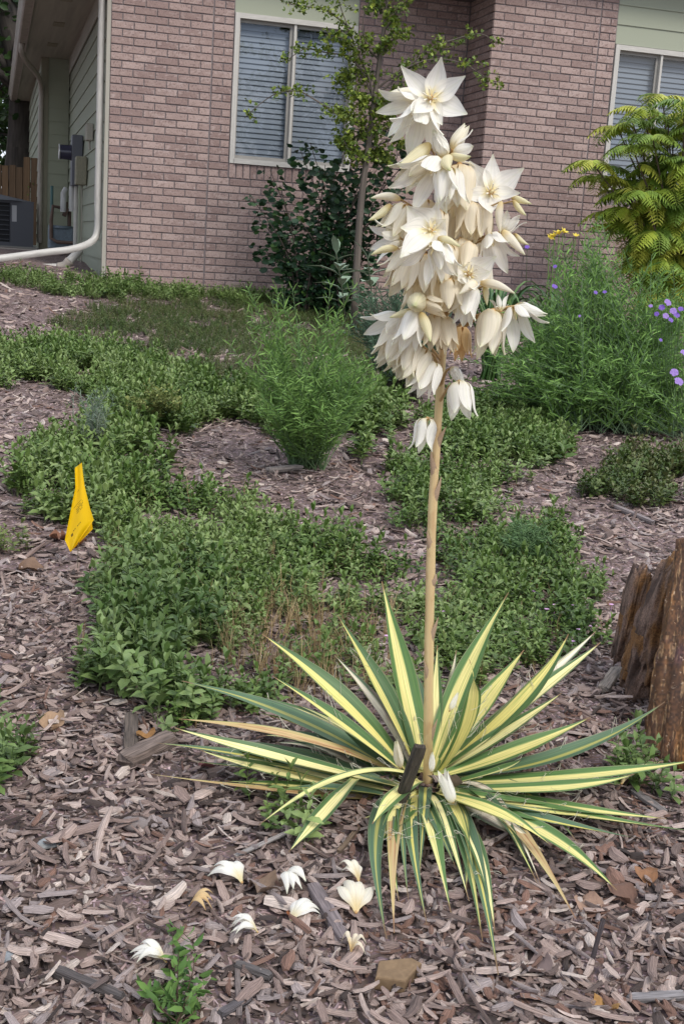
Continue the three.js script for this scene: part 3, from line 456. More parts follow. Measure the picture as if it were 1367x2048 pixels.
wispy('thin silvery wisp of a plant in the carpet left of centre', [190, 905], [[190, 790, 4.9, 30], [170, 770, 4.9, 25], [215, 780, 4.9, 25]], { seed: 4, n: 22, deep: 0.15, foot: 0.06, L: 0.03, W: 0.003, leaves: 26, bare: 0.15, stem: 0.002, c0: [0.14, 0.2, 0.14], c1: [0.24, 0.3, 0.23], stemC: [0.2, 0.22, 0.17] });
wispy('yellow green budding plant in the carpet right of the silvery wisp', [320, 850], [[300, 770, 5.2, 45], [350, 780, 5.2, 40], [260, 800, 5.2, 25]], { seed: 5, n: 60, deep: 0.2, foot: 0.15, L: 0.018, W: 0.008, leaves: 30, bare: 0.2, stem: 0.002, c0: [0.12, 0.17, 0.04], c1: [0.3, 0.32, 0.1], stemC: [0.15, 0.18, 0.06] });
wispy('soft pale green tuft at the right end of the ground cover', [1060, 1130], [[1040, 1040, 3.75, 35], [1080, 1050, 3.75, 30], [1020, 1070, 3.7, 25]], { seed: 6, n: 60, deep: 0.15, foot: 0.12, L: 0.03, W: 0.003, leaves: 26, bare: 0.1, stem: 0.0012, c0: [0.07, 0.14, 0.05], c1: [0.15, 0.25, 0.1], stemC: [0.12, 0.2, 0.08] });
wispy('small upright green weed at the bottom edge of the photo', [360, 2060], [[370, 1850, 1.72, 28], [345, 1950, 1.66, 40], [400, 1960, 1.66, 35], [310, 1975, 1.62, 35], [370, 2010, 1.6, 45], [330, 2030, 1.6, 40]], { seed: 7, n: 22, deep: 0.06, foot: 0.05, L: 0.024, W: 0.008, leaves: 13, bare: 0.3, stem: 0.0012, c0: [0.05, 0.12, 0.025], c1: [0.13, 0.23, 0.05], stemC: [0.1, 0.06, 0.04] });

{ // dark round-leaved shrub under the window
  const base = at(650, 606, 11.35); base.y = ground(base.x, base.z); const t = thing('leafy_shrub', 'dark round leaved shrub growing under the window', 'shrub', base), r = rng(12), geo = [oval(0.062, 0.05, 0.12, 0.2, 0.5), oval(0.05, 0.036, 0.18, 0.3), oval(0.07, 0.048, 0.1, 0.35)], mats = [[0.014, 0.042, 0.02], [0.022, 0.062, 0.024], [0.035, 0.085, 0.026], [0.07, 0.14, 0.03]].map((c) => new THREE.MeshPhysicalMaterial({ color: lin(...c), roughness: 0.5, side: THREE.DoubleSide, transmission: 0.15, thickness: 0 }));
  const tops = [[500, 390], [520, 440], [540, 340], [560, 520], [530, 500], [600, 300], [620, 285], [560, 370], [650, 330], [690, 300], [720, 260], [760, 250], [800, 300], [830, 350], [700, 400], [640, 420], [780, 420], [600, 440], [850, 280], [740, 340], [820, 420], [590, 540], [700, 500], [760, 330], [660, 470]];
  const all = [];
  tops.forEach(([px, py], k) => {
    const e = at(px, py, 11.25 + (r() - 0.5) * 0.5).sub(base), b = V((r() - 0.5) * 0.5, -0.02, (r() - 0.5) * 0.25), m = b.clone().lerp(e, 0.5).add(V((b.x - e.x) * 0.15, 0.08, 0)), pts = smooth([b, m, e], 10);
    part('branch', tube(pts, 0.011, 0.003, 5), std({ color: lin(0.06, 0.045, 0.035) }), t);
    for (let i = 0; i < 125; i++) { const u = 0.06 + 0.94 * (i / 124), a = Math.min(9, Math.floor(u * 10)), p = pts[a].clone().lerp(pts[a + 1], u * 10 - a), off = 0.02 + 0.2 * r() * (1 - u * 0.5), az = r() * 6.28; p.add(V(Math.cos(az) * off, (r() - 0.4) * off, Math.sin(az) * off * 0.8)); const d = V(Math.cos(az), -0.15 + 0.5 * (r() - 0.3), Math.sin(az)); all.push([Math.floor(r() * 3), lookM(p, d, r() * 0.8 - 0.4 + (r() < 0.5 ? 0 : 3.14), 0.7 + 0.6 * r()), clamp(Math.floor(r() * 3 + (r() < 0.06 ? 1.4 : 0)), 0, 3), p.z]); }
  });
  all.sort((a, b) => b[3] - a[3]);
  all.slice(0, 300).forEach((e) => part('leaf', geo[e[0]], mats[e[2]], t).applyMatrix4(e[1]));
  instanced(t, 'foliage', geo, all.slice(300).map((e) => [e[0], e[1], mats[e[2]].color]), M.leaf);
}
{ // young tree in front of the window
  const D = 10.9, tr = [[712, 575], [716, 480], [722, 400], [735, 300], [748, 200], [760, 110], [775, 0], [783, -90], [795, -200]], base = at(712, 575, D); base.y = ground(base.x, base.z) - 0.05;
  const t = thing('young_tree', 'slim young tree with yellow green lobed leaves before the window', 'tree', base), r = rng(21), bark = std({ color: lin(0.17, 0.14, 0.115), map: grain, roughness: 0.95 }), loc = (q, d = D) => at(q[0], q[1], d).sub(base);
  part('trunk', tube(smooth([V(0, 0, 0), ...tr.slice(1).map((q) => loc(q))], 30), 0.034, 0.012, 8), bark, t);
  const br = [[[736, 280], [765, 262], [800, 250]], [[740, 250], [715, 270], [690, 290]], [[758, 120], [735, 95], [725, 60], [728, 20]], [[762, 100], [785, 80], [805, 60]], [[772, 30], [750, 10], [742, -20]], [[730, 320], [755, 310], [775, 322]], [[745, 215], [720, 205], [705, 180]], [[738, 262], [715, 240], [672, 225], [630, 200], [598, 183], [556, 186], [521, 207], [489, 236]], [[742, 185], [715, 130], [690, 112], [650, 105], [610, 98], [572, 122]], [[746, 205], [738, 160], [712, 100], [690, 40], [668, -20]], [[705, 60], [650, 20], [600, 12], [570, 6]], [[752, 192], [800, 150], [860, 97], [905, 80], [960, 68], [993, 85]], [[755, 176], [790, 150], [830, 128], [880, 118], [930, 130], [970, 155], [985, 165]], [[768, 60], [790, 30], [806, -10]], [[735, 300], [790, 280], [815, 300]], [[722, 250], [690, 232], [660, 225]], [[735, 160], [700, 150], [670, 172]], [[748, 200], [780, 200], [800, 178]], [[716, 105], [690, 80], [650, 70]], [[775, 5], [740, -30], [700, -40]], [[775, 0], [820, -40], [870, -30]], [[730, 330], [700, 300], [680, 270]], [[742, 240], [765, 225], [790, 235]]];
  const lobe = (() => { const o = []; for (const [a, s] of [[0, 1], [0.75, 0.75], [-0.75, 0.75]]) { const g = oval(0.026 * s, 0.013 * s, 0.15, 0.2); g.rotateZ(a); o.push(g); } return merge(o); })(), list = [];
  br.forEach((b, k) => {
    let d = D + (r() - 0.5) * 0.5; const pts = smooth(b.map((q, i) => loc(q, lerp(D, d, i / (b.length - 1)))), 24); part('branch', tube(pts, 0.010, 0.003, 5), bark, t);
    for (let i = 3; i <= 24; i++) { if (noise(i * 0.45, k * 3.3, 5) < 0.3) continue; for (let c = 0; c < 3; c++) { const q = pts[i].clone().add(V((r() - 0.5) * 0.15, (r() - 0.45) * 0.1, (r() - 0.5) * 0.2)); for (let m = 0; m < 5; m++) { const p = q.clone().add(V((r() - 0.5) * 0.055, (r() - 0.5) * 0.05, (r() - 0.5) * 0.06)), v = r(), c2 = mix3([0.07, 0.13, 0.018], [0.32, 0.39, 0.06], v * v + (p.y > q.y ? 0.15 : 0)); list.push([0, lookM(p, V(r() - 0.5, 0.3 * r() - 0.1, r() - 0.5), r() * 6.28, 0.9 + 0.6 * r()), lin(...c2)]); } } }
  });
  instanced(t, 'foliage', [lobe], list, M.leaf);
}
{ // golden cut-leaf sumac
  const base = gp(1330, 640); base.z = -11.0; base.x = at(1335, 640, 11).x; base.y = ground(base.x, base.z); const t = thing('cut_leaf_sumac', 'golden green sumac with drooping feathery leaves by the right window', 'shrub', base), r = rng(31), D = 11;
  const mats = [[0.13, 0.23, 0.018], [0.19, 0.3, 0.024], [0.27, 0.37, 0.028], [0.36, 0.44, 0.036], [0.45, 0.47, 0.05]].map((c) => new THREE.MeshPhysicalMaterial({ color: lin(...c), roughness: 0.6, side: THREE.DoubleSide, transmission: 0.3, thickness: 0 }));
  const frond = (seed) => { const q = rng(seed), out = [], n = 11, P = (u) => V(0, 0.27 * u, 0).add(V(0, -0.05 * u * u, 0.05 * u - 0.26 * u * u)); out.push(tube([0, 0.25, 0.5, 0.75, 1].map(P), 0.0035, 0.0015, 4));
    for (let k = 0; k < n; k++) { const u = 0.18 + 0.82 * k / n, L = 0.115 * Math.sin(Math.PI * (0.22 + 0.7 * u)) * (0.9 + 0.2 * q()); for (const s of [-1, 1]) { const g = oval(L, L * 0.2, -0.15, -0.6); g.rotateZ(-s * (1.05 + 0.2 * q())); g.rotateX(-0.35 - 0.3 * q()); g.translate(...P(u).toArray()); out.push(g); for (const e of [0.3, 0.55]) { const h = oval(L * 0.3, L * 0.07, -0.1, -0.3); h.rotateZ(-s * 0.4); h.rotateX(-0.6); h.translate(...P(u).add(V(s * L * e * 0.85, L * e * 0.35, -L * e * 0.45 * e - L * e * 0.25)).toArray()); out.push(h); } } }
    return merge(out); };
  const fr = [1, 2, 3, 4].map(frond), stems = [[1250, 215], [1290, 190], [1335, 200], [1375, 215], [1230, 290], [1180, 330], [1160, 350], [1280, 330], [1350, 320], [1400, 280], [1260, 420], [1330, 430], [1300, 500], [1370, 480], [1420, 380], [1220, 380], [1230, 240], [1310, 270], [1400, 440], [1350, 540], [1210, 450], [1440, 520], [1270, 270], [1360, 250], [1150, 320], [1200, 250], [1300, 230], [1390, 200], [1250, 380], [1300, 390], [1380, 340], [1190, 420], [1280, 470], [1350, 390], [1320, 560], [1400, 560], [1260, 530]];
  stems.forEach(([px, py], k) => {
    const e = at(px + 34, py + 6, D + (r() - 0.5) * 0.7).sub(base), m = V(e.x * 0.35, e.y * 0.6, e.z * 0.4), pts = smooth([V((r() - 0.5) * 0.2, 0, 0), m, e], 10); part('branch', tube(pts, 0.014, 0.006, 6), std({ color: lin(0.1, 0.07, 0.05) }), t);
    for (let i = 0; i < 19; i++) { const az = i * 0.9 + r() * 0.7, el = 0.1 + 0.5 * r() - (i > 7 ? 0.35 : 0), g = part('leaf', fr[Math.floor(r() * 4)], mats[clamp(Math.floor(r() * 5), 0, 4)], t), p = pts[10 - (i > 11 ? 5 : i > 7 ? 3 : i > 4 ? 1 : 0)]; 
      const d = V(Math.cos(az), el, Math.sin(az)).normalize(), S = V(0, 1, 0).cross(d).normalize(), N = d.clone().cross(S).negate(); const mm = new THREE.Matrix4().makeBasis(S.clone().negate(), d, N.negate().multiplyScalar(-1)); const N2 = S.clone().negate().cross(d); mm.makeBasis(S.clone().negate(), d, N2); g.applyMatrix4(new THREE.Matrix4().makeTranslation(p.x, p.y, p.z).multiply(mm).multiply(new THREE.Matrix4().makeScale(0.85 + 0.4 * r(), 0.85 + 0.4 * r(), 0.9))); }
  });
}
function bigLeaf(label, basePx, D, topPx, pairs, L, seed) {   // grey felted stems with big opposite leaves
  const b = gp(...basePx); const t = thing('grey_leaf_plant', label, 'plant', b), r = rng(seed), e = at(topPx[0], topPx[1], D).sub(b), pts = smooth([V(0, 0, 0), V(e.x * 0.4, e.y * 0.5, e.z * 0.5), e], 14), mat = new THREE.MeshPhysicalMaterial({ color: lin(0.24, 0.33, 0.22), roughness: 0.7, side: THREE.DoubleSide, transmission: 0.15, thickness: 0 });
  part('stem', tube(pts, 0.008, 0.004, 6), std({ color: lin(0.2, 0.26, 0.16) }), t);
  const q = [0.4, 0.48, 0.56].map((w) => { const g = oval(L, L * 0.36, 0.15, w); return g; });
  for (let k = 0; k < pairs; k++) { const u = 0.25 + 0.75 * k / (pairs - 1), p = pts[Math.round(u * 14)], s = k > pairs - 3 ? 0.65 : 1; for (const sgn of [0, Math.PI]) { const m = part('leaf', q[k % 3], mat, t); m.position.copy(p); m.rotation.order = 'YXZ'; m.rotation.set(k > pairs - 2 ? 0.35 : 0.85 + 0.2 * r(), k * 1.57 + 1.3 + sgn + r() * 0.4, 0); m.scale.setScalar(s * (0.85 + 0.3 * r())); } }
}
bigLeaf('tall stem with big grey green leaves before the dark shrub', [690, 640], 9.3, [672, 508], 8, 0.25, 1);
bigLeaf('second grey leaved stem just left of the blossoms', [745, 650], 9.2, [735, 520], 7, 0.24, 2);
function strap(label, basePx, D, n, topDy, spread, seed, parent) {   // strap leaves
  const b = at(basePx[0], basePx[1], D); b.y = ground(b.x, b.z); const t = thing('daylily', label, 'plant', b), r = rng(seed), mats = [[0.035, 0.1, 0.02], [0.06, 0.15, 0.03], [0.1, 0.19, 0.045]].map((c) => new THREE.MeshPhysicalMaterial({ color: lin(...c), roughness: 0.5, side: THREE.DoubleSide, transmission: 0.2, thickness: 0 }));
  for (let k = 0; k < n; k++) { const a = r() * 6.28, h = topDy * (0.6 + 0.45 * r()), w = spread * (0.3 + 0.8 * r()); part('leaf', ribbon(bez(V((r() - 0.5) * 0.1, 0, (r() - 0.5) * 0.1), V(Math.cos(a) * w * 0.4, h, Math.sin(a) * w * 0.4), V(Math.cos(a) * w, h * 0.8, Math.sin(a) * w), 10), V(-Math.cos(a) * 0.5, 1, -Math.sin(a) * 0.5), (u) => 0.022 * (1 - u ** 3) + 0.001, 0.4, 2), mats[Math.floor(r() * 3)], t); }
  return t;
}
strap('green strap leaved clump behind the right side of the blossoms', [990, 640], 7.6, 60, 0.56, 0.5, 3);
const lily = strap('strap leaved clump with yellow blooms against the brick wall', [1110, 640], 8.6, 34, 0.5, 0.4, 4);
{ const r = rng(8), ym = new THREE.MeshPhysicalMaterial({ color: lin(0.82, 0.66, 0.05), roughness: 0.6, side: THREE.DoubleSide, transmission: 0.3, thickness: 0 });
  for (const [px, py, s] of [[1117, 470, 1], [1108, 474, 0.8], [1150, 474, 0.6], [1098, 478, 0.7], [1125, 466, 0.8]]) { const p = at(px, py, 8.5).sub(lily.position), f = []; for (let k = 0; k < 6; k++) f.push(placed(oval(0.055 * s, 0.022 * s, 0.2, 0.3), V(0, 0, 0), k * 1.047, 0.7, 0)); const m = part('yellow_bloom', merge(f), ym, lily); m.position.copy(p); m.rotation.set(0.8 * r(), 0, (r() - 0.5) * 1.2); part('flower_stem', tube([V(p.x * 0.3, 0, p.z * 0.3), p.clone().multiplyScalar(0.8).setY(p.y * 0.6), p], 0.004, 0.003, 4), std({ color: lin(0.12, 0.2, 0.05) }), lily); } }
{ // violet blooms at the right
  const mk = (label, pts, foot, seed) => { const b = gp(...foot), t = thing('violet_flower', label, 'flower', b, 0, null), r = rng(seed), mat = new THREE.MeshPhysicalMaterial({ color: lin(0.2, 0.09, 0.5), roughness: 0.6, side: THREE.DoubleSide, transmission: 0.3, thickness: 0 }), mat2 = mat.clone(); mat2.color = lin(0.34, 0.2, 0.58);
    for (const [px, py, D, s] of pts) { const p = at(px, py, D).sub(b), f = []; for (let k = 0; k < 5; k++) f.push(placed(oval(0.016 * s, 0.0165 * s, 0.15, 0.35, 0.65), V(0, 0, 0), k * 1.257, 1.25, 0)); const m = part('bloom', merge(f), r() < 0.6 ? mat : mat2, t); m.position.copy(p); m.rotation.set(0.9 + 0.4 * (r() - 0.5), (r() - 0.5) * 0.8, (r() - 0.5) * 0.8); part('flower_stem', tube(smooth([V((r() - 0.5) * 0.1, 0, (r() - 0.5) * 0.1), V(p.x * 0.7, p.y * 0.55, p.z * 0.7), p], 8), 0.0022, 0.0014, 4), std({ color: lin(0.08, 0.15, 0.05) }), t); } };
  mk('cluster of violet blooms at the right edge above the others', [[1334, 605, 5.6, 1.1], [1322, 615, 5.6, 0.9], [1345, 622, 5.55, 1], [1330, 632, 5.55, 0.9], [1352, 630, 5.6, 0.9], [1340, 640, 5.5, 0.8], [1360, 618, 5.6, 0.8], [1312, 628, 5.6, 0.7], [1300, 612, 5.7, 0.6]], [1345, 860], 4);
  mk('pair of violet blooms low at the right edge', [[1347, 745, 5.3, 1.15], [1356, 763, 5.25, 1.3], [1366, 705, 5.4, 1]], [1370, 880], 5);
  mk('scattered small violet blooms in the airy shrub', [[1108, 573, 5.8, 0.9], [1190, 585, 5.7, 0.6], [1208, 584, 5.7, 0.6], [1109, 533, 5.9, 0.6], [1158, 632, 5.6, 0.4], [1320, 680, 5.4, 0.5]], [1210, 850], 6);
  mk('single violet bloom at the right tip of the upper blossoms', [[1053, 494, 7.4, 0.9]], [1056, 700], 7);
}
{ // tiny pink blooms in the ground cover, one thing each
  const pk = std({ color: lin(0.62, 0.36, 0.58), side: THREE.DoubleSide, roughness: 0.7 }), f = merge([0, 1, 2, 3, 4].map((k) => placed(oval(0.0075, 0.007, 0.05, 0.1, 0.6), V(0, 0.06, 0), k * 1.257, 1.3, 0)).concat([tube([V(0, 0, 0), V(0, 0.06, 0)], 0.0007, 0.0007, 3)]));
  for (const [px, py] of [[1165, 1217], [1168, 1225], [1142, 1222], [1063, 1193], [1089, 1230], [1105, 1221], [948, 1276], [1027, 1278], [1153, 1272], [1178, 1265], [1140, 1296], [771, 1286], [881, 1235], [727, 865], [958, 953], [1218, 1220], [1260, 1313]]) { const p = gp(px, py + 22); single('pink_bloom', f, pk, 'tiny pink bloom standing in the green ground cover', 'flower', 'tiny pink blooms in the ground cover').position.copy(p).setY(p.y - 0.012); }
}
function bigTree(label, base, h, crown, seed, leafN, tone, trunkR, name = 'leafy_tree') {
  const t = thing(name, label, 'tree', base), r = rng(seed), bark = std({ color: lin(0.09, 0.075, 0.065), map: grain, roughness: 0.95 });
  part('trunk', tube(smooth([V(0, -0.3, 0), V(0.1 * h * (r() - 0.5), h * 0.3, 0), V(0.1 * h * (r() - 0.5), h * 0.62, 0), V(0.08 * h * (r() - 0.5), h * 0.9, 0)], 16), trunkR, trunkR * 0.3, 8), bark, t);
  const list = [];
  for (let k = 0; k < 26; k++) {
    const az = k * 2.4, el = r(), R = crown * (0.45 + 0.55 * r()), c = V(Math.cos(az) * R * Math.sqrt(1 - (el - 0.4) ** 2), h * 0.34 + h * 0.62 * el, Math.sin(az) * R * Math.sqrt(1 - (el - 0.4) ** 2)), st = V(0, h * (0.25 + 0.5 * el), 0);
    part('limb', tube(smooth([st, st.clone().lerp(c, 0.5).add(V(0, 0.1 * h * r(), 0)), c], 8), trunkR * 0.3, trunkR * 0.06, 5), bark, t);
    for (let i = 0; i < leafN; i++) { const u = V(r() - 0.5, (r() - 0.5) * 0.7, r() - 0.5).multiplyScalar(crown * 0.85), p = c.clone().lerp(st, r() * 0.25).add(u), v = r(), q = mix3(tone[0], tone[1], v); list.push([0, lookM(p, V(r() - 0.5, 0.2 - 0.5 * r(), r() - 0.5), r() * 6.28, 0.8 + 0.6 * r()), lin(...q)]); }
  }
  instanced(t, 'crown', [oval(0.16, 0.1, 0.12, 0.3)], list, M.leaf); return t;
}
const TT = [[0.02, 0.05, 0.012], [0.06, 0.12, 0.025]];
{ const p = at(22, 330, 23); p.y = ground(p.x, p.z); bigTree('dark leaning tree beyond the fence at the upper left', p, 9, 2.6, 3, 80, TT, 0.32); }
{ const p = at(-130, 330, 28); p.y = ground(p.x, p.z); bigTree('broad tree at the far left behind the board fence', p, 11, 3.2, 4, 90, TT, 0.35); }
{ const p = at(70, 300, 34); p.y = ground(p.x, p.z); bigTree('tree beyond the fence just left of the downspout', p, 7, 2.6, 14, 150, TT, 0.3); }
{ const p = at(-40, 330, 25); p.y = ground(p.x, p.z); const q = bigTree('low dark bushy tree filling the gap behind the board fence', p, 5, 2.4, 15, 240, TT, 0.2); }
wispy('light green sprout in front of the board fence', [60, 470], [[64, 350, 16.9, 12], [70, 340, 16.9, 10], [58, 370, 16.9, 10]], { seed: 9, n: 7, deep: 0.2, foot: 0.1, L: 0.07, W: 0.03, leaves: 12, bare: 0.3, stem: 0.006, c0: [0.09, 0.18, 0.02], c1: [0.2, 0.32, 0.04], stemC: [0.1, 0.12, 0.04] });
for (const [x, z, h, c, s] of [[-8.5, -13, 8, 2.6, 51], [-9.5, -19, 9, 3, 52], [-7.5, -8.5, 7, 2.2, 53]]) bigTree(['dense', 'tall dense', 'small dense'][s - 51] + ' garden tree left of the house outside the picture', V(x, ground(x, z), z), h, c, s, 200, TT, 0.25, 'garden_tree');
// trees across the street, which the window panes mirror
for (const [x, z, h, c, s] of [[9, 26, 8, 3, 41], [17, 22, 9, 3.3, 42], [1, 30, 9, 3.2, 43], [26, 20, 8, 3, 44]]) bigTree(['tall', 'round', 'spreading', 'slender'][s - 41] + ' street tree across the road behind the photographer', V(x, ground(x, z), z), h, c, s, 110, TT, 0.25, 'street_tree');

// ================================================================ THE YUCCA
const yucca = thing('yucca', 'variegated yucca with a tall stalk of creamy white bells in front', 'yucca', V(0.2, ground(0.2, -2.3), -2.3));
const Y0 = yucca.position.clone(), yl = (px, py, D) => at(px, py, D).sub(Y0);
const GRN = [[72, 102, 62], [84, 118, 66], [76, 102, 82], [116, 142, 76]];
function bladeTex(kind, seed) {   // u across the blade, v from base to tip
  const K = { yellow: [0.27, 0.72, [222, 210, 136], 1], cream: [0.24, 0.76, [233, 222, 158], 1], wide: [0.16, 0.84, [226, 214, 134], 1], left: [0.05, 0.54, [224, 211, 128], 1], right: [0.45, 0.95, [232, 222, 150], 1], thin: [0.4, 0.6, [206, 194, 104], 2], dead: [0.0, 1.0, [196, 168, 122], 0], pale: [0.1, 0.7, [232, 220, 196], 2], dark: [0.44, 0.58, [170, 166, 92], 2] }[kind], g = GRN[K[3] === 2 ? 2 : seed % 2];
  return tex(64, 256, (u, v) => {
    const wob = (noise(v * 5, seed, 3) - 0.5) * 0.06, st = (noise(u * 46, v * 1.6 + seed * 9, 7) - 0.5), a = K[0] + wob + st * 0.09, b = K[1] + wob * 0.5 - st * 0.09;
    const inn = sstep(a - 0.02, a + 0.02, u) * (1 - sstep(b - 0.02, b + 0.02, u));
    let c = mix3(mix3(g, GRN[3], 0.35 * noise(u * 24, v * 2, seed)), K[2], inn);
    const gs = sstep(0.72, 0.82, noise(u * 40, v * 1.2, seed + 5)) * inn; c = mix3(c, [150, 164, 84], gs * 0.75);   // green streaks in the yellow
    const edge = Math.min(u, 1 - u); if (edge < 0.03) c = mix3(c, [150, 140, 110], 0.6);
    c = mix3(c, [214, 202, 128], sstep(0.12, 0.0, v) * 0.7);                                                        // pale leaf base
    const tip = sstep(0.955, 0.985, v + 0.02 * noise(u * 12, seed, 9)); c = mix3(c, [120, 84, 60], tip * 0.8);
    if (kind === 'dead' || kind === 'pale') { const br = sstep(0.5, 0.8, fbm(u * 6, v * 7, seed, 3)); c = mix3(c, kind === 'dead' ? [150, 96, 62] : [150, 120, 112], br * 0.7); }
    const f = 0.9 + 0.2 * noise(u * 60, v * 8, seed + 2); return [c[0] * f, c[1] * f, c[2] * f];
  });
}
const bladeMats = {}; ['yellow', 'cream', 'wide', 'left', 'right', 'thin', 'dead', 'pale', 'dark'].forEach((k, i) => { bladeMats[k] = new THREE.MeshPhysicalMaterial({ map: bladeTex(k, i + 3), roughness: 0.5, side: THREE.DoubleSide, transmission: 0.12, thickness: 0, specularIntensity: 0.7 }); });
const onSoil = (px, py, lift) => { const p = gp(px, py); p.y += lift; return p; };
// [base px, mid px, tip px, mid depth, tip depth (0 = lies on the soil), width px, look, twist]
const LEAVES = [
  [842, 1545, 808, 1370, 763, 1163, 2.4, 2.5, 60, 'yellow', 0], [832, 1540, 770, 1395, 674, 1230, 2.36, 2.46, 50, 'left', 0.1], [818, 1550, 690, 1400, 524, 1268, 2.34, 2.4, 50, 'left', -0.5], [826, 1562, 690, 1450, 544, 1352, 2.26, 2.28, 46, 'left', -0.2],
  [812, 1560, 600, 1440, 364, 1362, 2.3, 2.34, 52, 'dark', -0.3], [818, 1555, 640, 1440, 450, 1388, 2.36, 2.42, 40, 'cream', 0], [800, 1552, 600, 1478, 358, 1438, 2.24, 2.26, 34, 'dead', -0.2], [806, 1575, 560, 1515, 350, 1456, 2.2, 2.2, 44, 'cream', -0.3],
  [806, 1582, 540, 1520, 312, 1486, 2.25, 2.25, 34, 'thin', 0], [802, 1588, 560, 1545, 400, 1500, 2.2, 2.2, 42, 'cream', -0.2], [800, 1598, 560, 1585, 288, 1546, 2.18, 2.22, 22, 'dead', 0], [806, 1596, 620, 1565, 470, 1530, 2.3, 2.3, 44, 'yellow', 0],
  [828, 1552, 690, 1555, 518, 1650, 2.12, 1.98, 46, 'right', 0.5], [842, 1562, 792, 1596, 744, 1648, 2.12, 2.03, 46, 'right', 0.2], [712, 1556, 645, 1628, 577, 1709, 2.06, 1.98, 40, 'cream', 0], [842, 1585, 800, 1655, 742, 1735, 2.12, 2.0, 54, 'right', 0.1], [838, 1590, 752, 1710, 770, 1912, 2.1, 0, 42, 'dark', 0.2],
  [840, 1595, 785, 1730, 785, 1900, 2.14, 0, 40, 'dead', 0], [845, 1595, 812, 1720, 850, 1882, 2.12, 0, 36, 'thin', 0], [849, 1598, 855, 1715, 898, 1858, 2.1, 0, 42, 'right', -0.2], [856, 1598, 915, 1760, 992, 1985, 2.1, 0, 46, 'thin', 0],
  [862, 1598, 935, 1730, 985, 1895, 2.06, 0, 46, 'cream', -0.4], [870, 1600, 985, 1725, 1146, 1870, 2.16, 0, 40, 'dead', 0], [876, 1594, 1060, 1715, 1228, 1812, 2.1, 0, 58, 'yellow', -0.2], [880, 1590, 1060, 1670, 1268, 1750, 2.14, 2.1, 40, 'thin', -0.2],
  [872, 1585, 1000, 1630, 1102, 1692, 2.08, 2.0, 50, 'wide', -0.3], [880, 1580, 1130, 1628, 1390, 1666, 2.16, 2.14, 50, 'yellow', -0.2], [878, 1580, 1040, 1640, 1165, 1695, 2.2, 2.2, 44, 'cream', 0], [876, 1566, 1140, 1556, 1392, 1520, 2.26, 2.26, 52, 'yellow', 0.1],
  [872, 1575, 1100, 1578, 1268, 1548, 2.2, 2.2, 50, 'yellow', 0], [872, 1556, 1120, 1512, 1328, 1404, 2.3, 2.36, 42, 'dark', 0.2], [868, 1556, 1040, 1500, 1180, 1434, 2.3, 2.36, 50, 'yellow', 0.1], [866, 1552, 1010, 1465, 1122, 1386, 2.3, 2.38, 42, 'cream', 0.1],
  [866, 1552, 980, 1460, 1075, 1352, 2.36, 2.44, 36, 'pale', 0.1], [864, 1550, 1050, 1408, 1200, 1285, 2.36, 2.5, 54, 'cream', 0], [862, 1548, 1060, 1385, 1190, 1263, 2.42, 2.56, 36, 'pale', 0], [866, 1552, 1035, 1415, 1136, 1268, 2.32, 2.36, 46, 'left', 0.4],
  [864, 1552, 960, 1420, 1047, 1300, 2.32, 2.36, 56, 'wide', 0.2], [860, 1548, 925, 1365, 1016, 1185, 2.4, 2.5, 58, 'yellow', -0.1], [866, 1560, 938, 1440, 937, 1318, 2.2, 2.18, 46, 'wide', 0.3], [862, 1545, 892, 1420, 912, 1300, 2.4, 2.44, 34, 'pale', 0], [860, 1545, 868, 1420, 874, 1290, 2.38, 2.42, 36, 'cream', 0],
  [858, 1545, 910, 1430, 935, 1340, 2.42, 2.5, 40, 'dark', 0], [846, 1540, 835, 1400, 792, 1290, 2.46, 2.56, 40, 'dark', 0], [830, 1545, 760, 1420, 668, 1310, 2.42, 2.5, 34, 'pale', 0], [824, 1552, 730, 1440, 618, 1342, 2.42, 2.5, 32, 'thin', 0], [880, 1572, 985, 1545, 1040, 1520, 2.18, 2.14, 36, 'right', 0.6],
  [820, 1590, 640, 1605, 500, 1600, 2.3, 2.35, 40, 'thin', 0], [812, 1592, 650, 1585, 520, 1560, 2.36, 2.42, 44, 'cream', 0], [870, 1600, 960, 1680, 1060, 1780, 2.2, 0, 34, 'thin', 0], [876, 1596, 1010, 1650, 1150, 1715, 2.26, 0, 36, 'dark', 0], [850, 1600, 840, 1700, 835, 1790, 2.2, 0, 30, 'thin', 0], [884, 1585, 1080, 1600, 1240, 1595, 2.3, 2.3, 38, 'thin', 0],
  [808, 1578, 600, 1512, 418, 1476, 2.26, 2.28, 34, 'dark', -0.2], [806, 1586, 620, 1545, 476, 1512, 2.22, 2.22, 40, 'cream', -0.1], [804, 1590, 590, 1550, 376, 1522, 2.24, 2.26, 28, 'thin', 0], [806, 1594, 620, 1580, 448, 1562, 2.2, 2.2, 34, 'yellow', 0], [810, 1600, 680, 1600, 555, 1592, 2.2, 2.2, 30, 'dark', 0],
];
